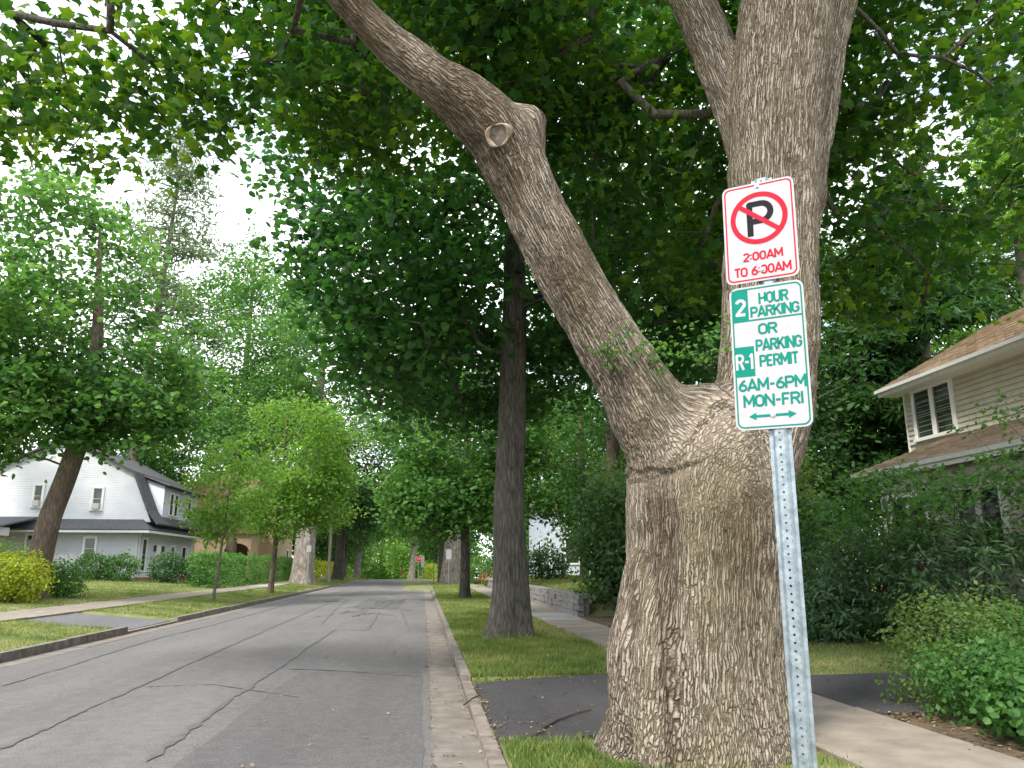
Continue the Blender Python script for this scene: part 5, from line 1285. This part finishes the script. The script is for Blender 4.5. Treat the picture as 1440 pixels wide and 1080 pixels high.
# in front of the right house
RH = [('leathery leaved rhododendron at the left end of the garden bed', (8.0, 17.0), (1.05, .9, .8), 81), ('large rhododendron in the middle of the garden bed under the house', (9.1, 15.2), (1.25, 1.1, 1.12), 82), ('rhododendron behind the roadside privet near the house windows', (9.2, 12.6), (1.2, 1.3, 1.2), 83), ('low rhododendron at the lawn edge before the garden bed', (7.85, 14.6), (.85, .7, .62), 84)]
for lab, c, r, s in RH: shrub('rhododendron', lab, c, r, 3600, M['leaf_rhodo'], size=.17, leaf=LEAF_LONG, seed=s, group='rhododendrons before the house', rc=.10, per=11, rough=.3, shell=.7, flat=.35, up=.9, droop=.25)
shrub('round_bush', 'tall dark bush in deep shade beside the house corner', (9.3, 19.4), (1.2, 1.2, 1.9), 4200, M['leaf_dark'], size=.14, seed=86, rough=.3)
shrub('round_bush', 'dark bush in the shade right of the forked maple trunk', (7.2, 21.5), (1.6, 1.4, 1.5), 4500, M['leaf_dark'], size=.15, seed=87, rough=.3)
shrub('tall_shrub', 'wall of dark shrubbery behind the brown roofed house corner', (15.5, 27), (3.4, 1.6, 2.4), 7000, M['leaf_dark'], size=.2, seed=120, rough=.35, rc=.22)
shrub('tall_shrub', 'dark shrubbery closing the gap right of the forked maple', (11.2, 24.5), (2.2, 1.5, 2.2), 6000, M['leaf_mid'], size=.18, seed=121, rough=.35, rc=.22)
shrub('tall_shrub', 'dark shrubbery in the far back garden left of the house', (19, 33), (4.0, 1.6, 2.8), 6000, M['leaf_dark'], size=.24, seed=122, rough=.35, rc=.25)
shrub('tall_shrub', 'loose layered shrub under the porch eave of the brown roofed house', (9.6, 16.6), (.8, 1.4, 1.25), 3200, M['leaf_mid'], size=.12, seed=123, rough=.4, rc=.2, flat=.3, shell=.5)
shrub('ground_cover', 'low mat of green plants at the back of the right lawn', (7.0, 18.95), (1.4, .55, .22), 2600, M['leaf_mid'], size=.10, seed=88, stems=2, cat='plants')
tree('japanese_maple', 'feathery thin stemmed small tree before the house corner', (7.7, 17.6), T(0, 4.8, .055, .012, (.7, 0)), [((.6, 0, 4.0), (1.1, 1.0, .8), 70), ((-.2, 0, 3.2), (1.0, .9, .7), 50), ((.9, .2, 3.1), (.8, .8, .6), 30)], M['leaf_olive'], M['twig'], size=.085, per=22, rc=.17, leaf=LEAF_OVAL, seed=90, thr=.012, nseg=8, flare=1.1, start_from=.15, rtip=.003, seg=.3, flat=.4)
tree('dogwood_tree', 'small dogwood with layered horizontal branches hiding the porch windows', (9.0, 13.7), T(0, 2.7, .05, .012, (.2, 0)), [((.0, 0, 2.8), (1.65, 1.2, .45), 70), ((.5, -.4, 1.9), (1.7, 1.2, .4), 55), ((-.4, .3, 2.15), (1.5, 1.0, .35), 40)], M['leaf_mid'], M['twig'], size=.11, per=22, rc=.2, leaf=LEAF_OVAL, seed=91, thr=.012, nseg=8, flare=1.1, start_from=.15, rtip=.003, seg=.35, flat=.25)
tree('dogwood_tree', 'slender branching dogwood with upright arms at the right edge', (9.3, 11.2), T(0, 3.0, .045, .01, (.5, 0)), [((.2, 0, 3.3), (1.0, .9, .9), 30), ((-.5, 0, 2.3), (1.2, 1.0, .7), 45), ((.9, .2, 2.8), (1.2, 1, .9), 55)], M['leaf_mid'], M['twig'], size=.10, per=18, rc=.16, leaf=LEAF_OVAL, seed=92, thr=.012, nseg=8, flare=1.1, start_from=.15, rtip=.003, seg=.3, flat=.4)
shrub('privet_bush', 'untrimmed olive green bush where driveway meets the sidewalk', (6.05, 8.05), (.92, .85, .62), 9500, M['leaf_olive'], size=.055, seed=93, rough=.3, shell=.62, rc=.09, stems=10)
shrub('privet_bush', 'brighter green bush right of the olive one at the picture edge', (6.65, 7.1), (.85, .75, .58), 8000, M['leaf_mid'], size=.06, seed=94, rough=.3, shell=.62, rc=.09, stems=10)
shrub('leafy_seedlings', 'leafy green seedlings crowding the foot of the roadside bushes', (5.65, 6.75), (.62, .5, .26), 1500, M['leaf_mid'], size=.085, leaf=LEAF_MID, seed=95, shell=.5, cat='plants', rc=.08, stems=5)
shrub('leafy_seedlings', 'bright leafy growth spilling over the sidewalk edge in the lower right corner', (5.3, 6.25), (.62, .5, .36), 2200, M['leaf_mid'], size=.06, leaf=LEAF_MID, seed=96, shell=.5, cat='plants', rc=.08, stems=5)
shrub('privet_bush', 'low leafy bush between the olive bush and the sidewalk edge', (5.45, 7.25), (.6, .5, .42), 3600, M['leaf_mid'], size=.06, seed=97, rough=.3, shell=.6, rc=.08)
def maple_seedling(label, spots, leafm, size, seed, base):
    rng = np.random.default_rng(seed); z = gz(*base) ; root = thing('maple_seedling', label, 'plant', (base[0], base[1], z))
    me = np_mesh('leaf', LEAF_MAPLE[0], LEAF_MAPLE[1], tint=np.linspace(.3, .9, len(LEAF_MAPLE[0]))); me.materials.append(leafm)
    for (x, y, h) in spots:
        pts = np.array([[0, 0, 0], [x * .4, y * .4, h * .5], [x, y, h]]); V, F = tube_np(pts, np.array([.004, .0035, .0025]), 5); link('stem', np_mesh('stem', V, F), M['leaf_olive'], root)
        for k in range(5):
            a = rng.uniform(0, 6.28); nn = Vector((rng.normal() * .35 - .2, rng.normal() * .35 - .45, 1)).normalized(); d = Vector((math.cos(a), math.sin(a), -.1)); d = (d - nn * d.dot(nn)).normalized(); b_ = d.cross(nn)
            mtx = Matrix(((b_.x, d.x, nn.x), (b_.y, d.y, nn.y), (b_.z, d.z, nn.z))).to_4x4() @ Matrix.Scale(float(size * rng.uniform(.7, 1.15)), 4); mtx.translation = Vector((x, y, h - .02 * k))
            lf = bpy.data.objects.new('leaf', me); COL.objects.link(lf); lf.parent = root; lf.matrix_local = mtx
maple_seedling('pale yellowish maple seedlings in the lower right corner', [(.1, -.1, .22), (.3, 0, .34), (.42, -.12, .26), (.55, .05, .42), (.2, .12, .45), (.0, .3, .5)], M['leaf_pale'], .12, 5, (5.35, 6.35))
maple_seedling('broad bluish green leaves at the foot of the bushes', [(-.1, .1, .16), (.06, .0, .2), (.14, .16, .24), (-.02, .22, .2)], M['leaf_rhodo'], .15, 6, (5.2, 6.75))
# left gardens
shrub('golden_bush', 'large yellow green bush at the left picture edge', (-13.5, 27.6), (1.35, 1.1, .80), 6500, M['leaf_yellow'], size=.11, seed=101, rough=.25)
shrub('round_bush', 'dark green bush under the leaning maple trunk', (-13.5, 31.6), (.75, .8, .72), 2600, M['leaf_mid'], size=.11, seed=102)
shrub('golden_bush', 'smaller yellowish bush behind the large yellow green one', (-15.3, 31.5), (1.0, .9, .95), 2600, M['leaf_light'], size=.12, seed=103, rough=.3)
shrub('round_bush', 'left one of two joined bushes under the white house window', (-20.8, 52.6), (1.15, 1.0, .85), 2400, M['leaf_mid'], size=.15, seed=104)
shrub('round_bush', 'right one of two joined bushes under the white house window', (-19.0, 52.6), (1.1, 1.0, .85), 2400, M['leaf_mid'], size=.15, seed=105)
shrub('round_bush', 'rounded dark bush at the white house front door', (-16.3, 52.5), (1.0, 1.0, .95), 2400, M['leaf_dark'], size=.15, seed=106)
shrub('round_bush', 'wide dark bush between the white house and the clipped hedge', (-14.6, 54.0), (1.5, 1.3, .95), 3000, M['leaf_dark'], size=.15, seed=107)
shrub('clipped_hedge', 'long tall clipped hedge along the left sidewalk', (-12.55, 62), (.7, 15.2, .98), 15000, M['leaf_mid'], size=.16, seed=108, box=True, rc=.10, stems=8)
shrub('clipped_hedge', 'far sunlit clipped hedge beyond the sycamore', (-12.2, 95), (.8, 11, .85), 5000, M['leaf_yellow'], size=.22, seed=109, box=True, stems=4)

# ------------------------------------------------------------------ street furniture
def utility_pole():
    b = (-8.3, 71.5); z = gz(*b); root = thing('utility_pole', 'weathered wooden utility pole on the left verge', 'pole', (b[0], b[1], z))
    mb = MB(); mb.tube([(0, 0, -.2), (0, 0, 4), (.05, 0, 9.6)], [.15, .135, .1], 12); mb.build('shaft', M['wood_pole'], root)
    mb = MB(); mb.box((.05, 0, 9.0), (2.3, .1, .12)); mb.build('crossarm', M['wood_pole'], root)
    for x in (-1.0, -.4, .5, 1.1): mb = MB(); mb.tube([(x, 0, 9.06), (x, 0, 9.22)], [.04, .05], 8); mb.build('insulator', M['iron'], root)
utility_pole()
for z0, lab in ((7.75, 'lower of two thin wires crossing the street beyond the crest'), (8.5, 'upper of two thin wires crossing the street beyond the crest')):
    mb = MB(); mb.tube([(-12 + 1.9 * i, 106, z0 - .35 * math.sin(PI * i / 10) ) for i in range(11)], .022, 5); o = mb.build('overhead_wire', M['wire']); tag(o, lab, 'wire')
def post_sign(name, label, b, hgt, cat='sign', panel=None, m=None, r=.03, pm=None, zc=None):
    z = gz(*b); root = thing(name, label, cat, (b[0], b[1], z))
    mb = MB(); mb.tube([(0, 0, -.1), (0, 0, hgt)], r, 8); mb.build('post', pm or M['steel'], root)
    if panel:
        mb = MB(); mb.poly([(x, -r - .012, (zc or hgt) + y) for x, y in panel], .006, (0, -1, 0)); return root, mb.build('sign_panel', m, root)
    return root, None
oc = [(.38 * math.cos(rad(22.5 + 45 * i)), .38 * math.sin(rad(22.5 + 45 * i))) for i in range(8)]
sx = float(atY(588.5, 790, 100)[0])
root, pn = post_sign('stop_sign', 'red octagonal stop sign far down the right kerb', (sx, 100), 2.75, panel=oc, m=M['sign_red'], zc=2.45)
V = [(x * 1.0, -.0495, 2.45 + y) for x, y in oc] + [(x * .93, -.0495, 2.45 + y * .93) for x, y in oc]
link('border', np_mesh('border', np.array(V), np.array([[i, (i + 1) % 8, 8 + (i + 1) % 8, 8 + i] for i in range(8)])), M['sign_white'], pn)
bm = bmesh.new(); x = -.25
GL['S'] = (.6, [arc(.3, .72, .22, .21, 40, 270, 9) + arc(.3, .28, .22, .23, 90, -140, 9)])
for ch in 'STOP':
    for p in GL[ch][1]: stroke(bm, [(x + a * .2, -.12 + b * .25) for a, b in p], .04, .05)
    x += GL[ch][0] * .2 + .008
me = bpy.data.meshes.new('lettering'); bm.to_mesh(me); bm.free(); o = link('lettering', me, M['sign_white'], pn); o.matrix_local = Matrix.Translation((0, 0, 2.45)) @ Matrix.Rotation(PI / 2, 4, 'X')
sx = float(atY(594.5, 790, 94)[0])
post_sign('white_sign', 'tall narrow white sign right beside the far stop sign', (sx, 94), 2.7, panel=rrect(.36, 1.35, .03), m=M['sign_white'], zc=2.05)
root, pn = post_sign('street_sign', 'green and white sign on a thin post by the massive pale trunk', (2.1, 66), 2.95, panel=rrect(.45, .8, .04), m=M['sign_white'], zc=2.45)
V, F = [(-.2, -.046, 2.25), (.2, -.046, 2.25), (.2, -.046, 2.75), (-.2, -.046, 2.75)], [[0, 1, 2, 3]]
link('green_field', np_mesh('green_field', np.array(V), np.array(F)), M['sign_green'], pn)
post_sign('sign_post', 'bare thin steel post right of the far stop sign', (1.55, 82), 2.6, 'post')
post_sign('sign_post', 'slim dark post near the kerb between stop sign and pale trunk', (.95, 70), 3.0, 'post', pm=M['iron'])
post_sign('street_sign', 'grey steel sign post standing in front of the sycamore trunk', (-8.0, 56.5), 2.9, panel=rrect(.3, .45, .03), m=M['alu'], zc=2.6, r=.035)
post_sign('sign_post', 'pale steel post at the far left crest of the road', (-9.6, 100), 2.6, 'post', r=.05)
ob = (float(atY(566, 806, 118)[0]), 118.0); oz = gz(*ob)
root = thing('road_work_sign', 'small orange diamond sign on a stand at the road crest', 'sign', (ob[0], ob[1], oz))
mb = MB(); mb.poly([((.42 * x), -.05, 1.5 + .42 * y) for x, y in ((0, -1), (1, 0), (0, 1), (-1, 0))], .012, (0, -1, 0)); mb.build('sign_panel', M['orange'], root)
for sgn in (-1, 1): mb = MB(); mb.tube([(0, 0, 1.1), (sgn * .5, -.3 * sgn, .0)], .025, 6); mb.build('leg', M['steel'], root)
mb = MB(); mb.tube([(0, 0, .6), (0, 0, 2.2)], .02, 6); mb.build('mast', M['steel'], root)
bb = (9.6, 17.3); zb = gz(*bb)
root = thing('recycling_bin', 'blue recycling bin half hidden by garden shrubs', 'bin', (bb[0], bb[1], zb), rad(-20))
bm = bmesh.new(); bmesh.ops.create_cube(bm, size=1, matrix=Matrix.Translation((0, 0, .4)) @ Matrix.Diagonal((.5, .55, .8, 1)))
for v in bm.verts:
    if v.co.z < .4: v.co.x *= .8; v.co.y *= .8
bmesh.ops.bevel(bm, geom=list(bm.edges), offset=.03, segments=2, affect='EDGES'); me = bpy.data.meshes.new('body'); bm.to_mesh(me); bm.free(); link('body', me, M['blue'], root)
mb = MB(); mb.box((0, 0, .83), (.56, .62, .05), bev=.02); mb.build('lid', M['blue'], root)
for sx_ in (-1, 1): mb = MB(); mb.tube([(sx_ * .2, .24, .09), (sx_ * .25, .24, .09)], .09, 14); mb.build('wheel', M['iron'], root)

# ------------------------------------------------------------------ grass, litter
def grass(name, regions, h, label=None, seed=1, wd=.006, m='grass'):
    rng = np.random.default_rng(seed); Ps = []
    for (x0, x1, y0, y1, n, hh) in regions:
        p = np.c_[rng.uniform(x0, x1, n), rng.uniform(y0, y1, n)]
        k = noise3(np.c_[p * .9, np.zeros(n)]) + .5 * noise3(np.c_[p * 3.1, np.ones(n)]); keep = k > rng.uniform(-.9, -.1, n)
        Ps.append(np.c_[p[keep], np.full(keep.sum(), hh)])
    P = np.vstack(Ps)
    # no blades on the hard surfaces or where the big trunks stand
    for (cx, cy, r) in ((2.17, 6.66, .78), (1.83, 16.67, .42), (1.95, 37.3, .3)): P = P[(P[:, 0] - cx) ** 2 + (P[:, 1] - cy) ** 2 > r * r]
    n = len(P); z = np.array([sec(x, y) for x, y in P[:, :2]]) + drop(P[:, 1])
    away = (np.abs(P[:, 0]) > 8) | (P[:, 0] > 4.9)
    B = np.c_[P[:, :2], z - .004]
    H = P[:, 2] * rng.uniform(.45, 1.25, n) * (1 + .5 * noise3(np.c_[P[:, :2] * 1.3, np.full(n, 4)]))
    a = rng.uniform(0, 6.28, n); ln = rng.uniform(.1, .9, n) * H; side = np.c_[-np.sin(a), np.cos(a), np.zeros(n)]; f = np.c_[np.cos(a), np.sin(a), np.zeros(n)]
    w_ = (wd * P[:, 2] / .07 * rng.uniform(.7, 1.4, n))[:, None]
    mid = B + f * (ln * .35)[:, None] + np.c_[np.zeros((n, 2)), H * .6]; tip = B + f * ln[:, None] + np.c_[np.zeros((n, 2)), H]
    V = np.stack([B, mid * .55 + B * .45 + side * w_, tip, mid * .55 + B * .45 - side * w_], 1).reshape(-1, 3)
    k = np.arange(n)[:, None] * 4; F = np.concatenate([k + [0, 1, 2], k + [0, 2, 3]], 1).reshape(-1, 3)
    ti = np.clip(.45 + .45 * noise3(np.c_[P[:, :2] * .55, np.zeros(n)]) + .3 * rng.normal(size=n) * .6 + .3 * noise3(np.c_[P[:, :2] * 2.2, np.zeros(n)]), 0, 1)
    o = stuff(link(name, np_mesh(name, V, F, tint=np.repeat(ti, 4)), M[m]))
    return o
g1 = grass('grass', [(.70, 3.25, 4.5, 7.25, 9000, .06), (.70, 1.7, 4.5, 7.2, 4000, .07), (.69, 3.22, 11.0, 17, 22000, .085), (.69, 3.22, 17, 26, 16000, .085), (.69, 3.2, 26, 45, 12000, .09), (.69, 3.2, 45, 70, 5000, .11), (1.25, 2.5, 16.1, 17.2, 1500, .13), (.69, 3.2, 10.95, 11.35, 1500, .06)], .07, seed=3)
tag(g1, 'green grass of the strip between right kerb and sidewalk', 'grass')
g2 = grass('grass', [(4.55, 10.6, 10.4, 18.1, 25000, .06), (4.8, 9, 24, 34, 8000, .1), (4.8, 9, 34, 52, 6000, .12)], .07, seed=4)
tag(g2, 'short shaded lawn on the right beyond the driveway', 'grass')
g3 = grass('grass', [(-9.6, -7.1, 10, 20.15, 13000, .07), (-9.6, -7.1, 24.05, 40, 14000, .075), (-9.6, -7.1, 40, 75, 12000, .10), (-17, -11.55, 20, 40, 11000, .09), (-22, -11.55, 32, 56, 20000, .10), (-12, -11.5, 56, 80, 2500, .1), (-9.6, -7.1, 75, 100, 4000, .13)], .07, seed=5)
tag(g3, 'dry sunlit lawns along the left side of the street', 'grass')

def litter(name, regions, label, seed, size=.05, m='leaf_dry'):
    rng = np.random.default_rng(seed); Ps, Z = [], []
    for (x0, x1, y0, y1, n, z) in regions:
        p = np.c_[rng.uniform(x0, x1, n), rng.uniform(y0, y1, n)]; Ps.append(p); Z.append(np.array([z(x, y) if callable(z) else z for x, y in p]))
    p = np.vstack(Ps); z = np.concatenate(Z); n = len(p)
    Nn = np.c_[rng.normal(size=(n, 2)) * .3, np.ones(n)]; a = rng.uniform(0, 6.28, n); D = np.c_[np.cos(a), np.sin(a), np.zeros(n)]
    return tag(stuff(link(name, leaf_mesh(name, LEAF_OVAL, np.c_[p, z + .012], Nn, D, size * rng.uniform(.3, 1.1, n), rng.uniform(0, 1, n)), M[m])), label, 'leaf litter')
ap = lambda x, y: .055 + .03 * (x - .69)
litter('leaf_litter', [(.10, .16, 4.5, 30, 240, .012), (.16, .55, 4.5, 26, 120, .0), (.50, .56, 4.5, 26, 260, .0), (.69, 3.2, 7.1, 11, 90, ap), (.69, 1.3, 7.1, 9, 60, ap), (.68, 3.1, 10.85, 11.2, 200, .09), (.66, .74, 7.0, 11, 110, .06),
       (-2.2, .1, 4.5, 18, 70, lambda x, y: crown(x) + .012), (3.2, 4.5, 6, 30, 60, .135), (4.5, 10, 7.7, 10.4, 35, .16)], 'dry leaf scraps scattered along gutter, kerb and driveway', 8)
litter('leaf_litter', [(4.5, 7.0, 5.2, 7.7, 700, .13), (4.5, 5.2, 7.3, 7.8, 160, .135), (4.5, 7.5, 19.3, 22.7, 260, .15)], 'brown fallen leaves on the bed beside the sidewalk', 9, .06)
for lab, pts in (('bent twig lying over the kerb edge', [(.50, 9.35, .02), (.60, 9.45, .075), (.70, 9.6, .085)]), ('long curved twig on the driveway apron', [(1.15, 7.65, .085), (1.35, 8.0, .09), (1.62, 8.3, .1), (1.78, 8.45, .1)]), ('short twig near the kerb on the driveway apron', [(.86, 7.2, .075), (1.0, 7.32, .085), (1.14, 7.5, .085)])):
    mb = MB(); mb.tube(pts, [.011, .009, .007, .005][:len(pts)], 6); tag(mb.build('fallen_twig', M['twig']), lab, 'twig')
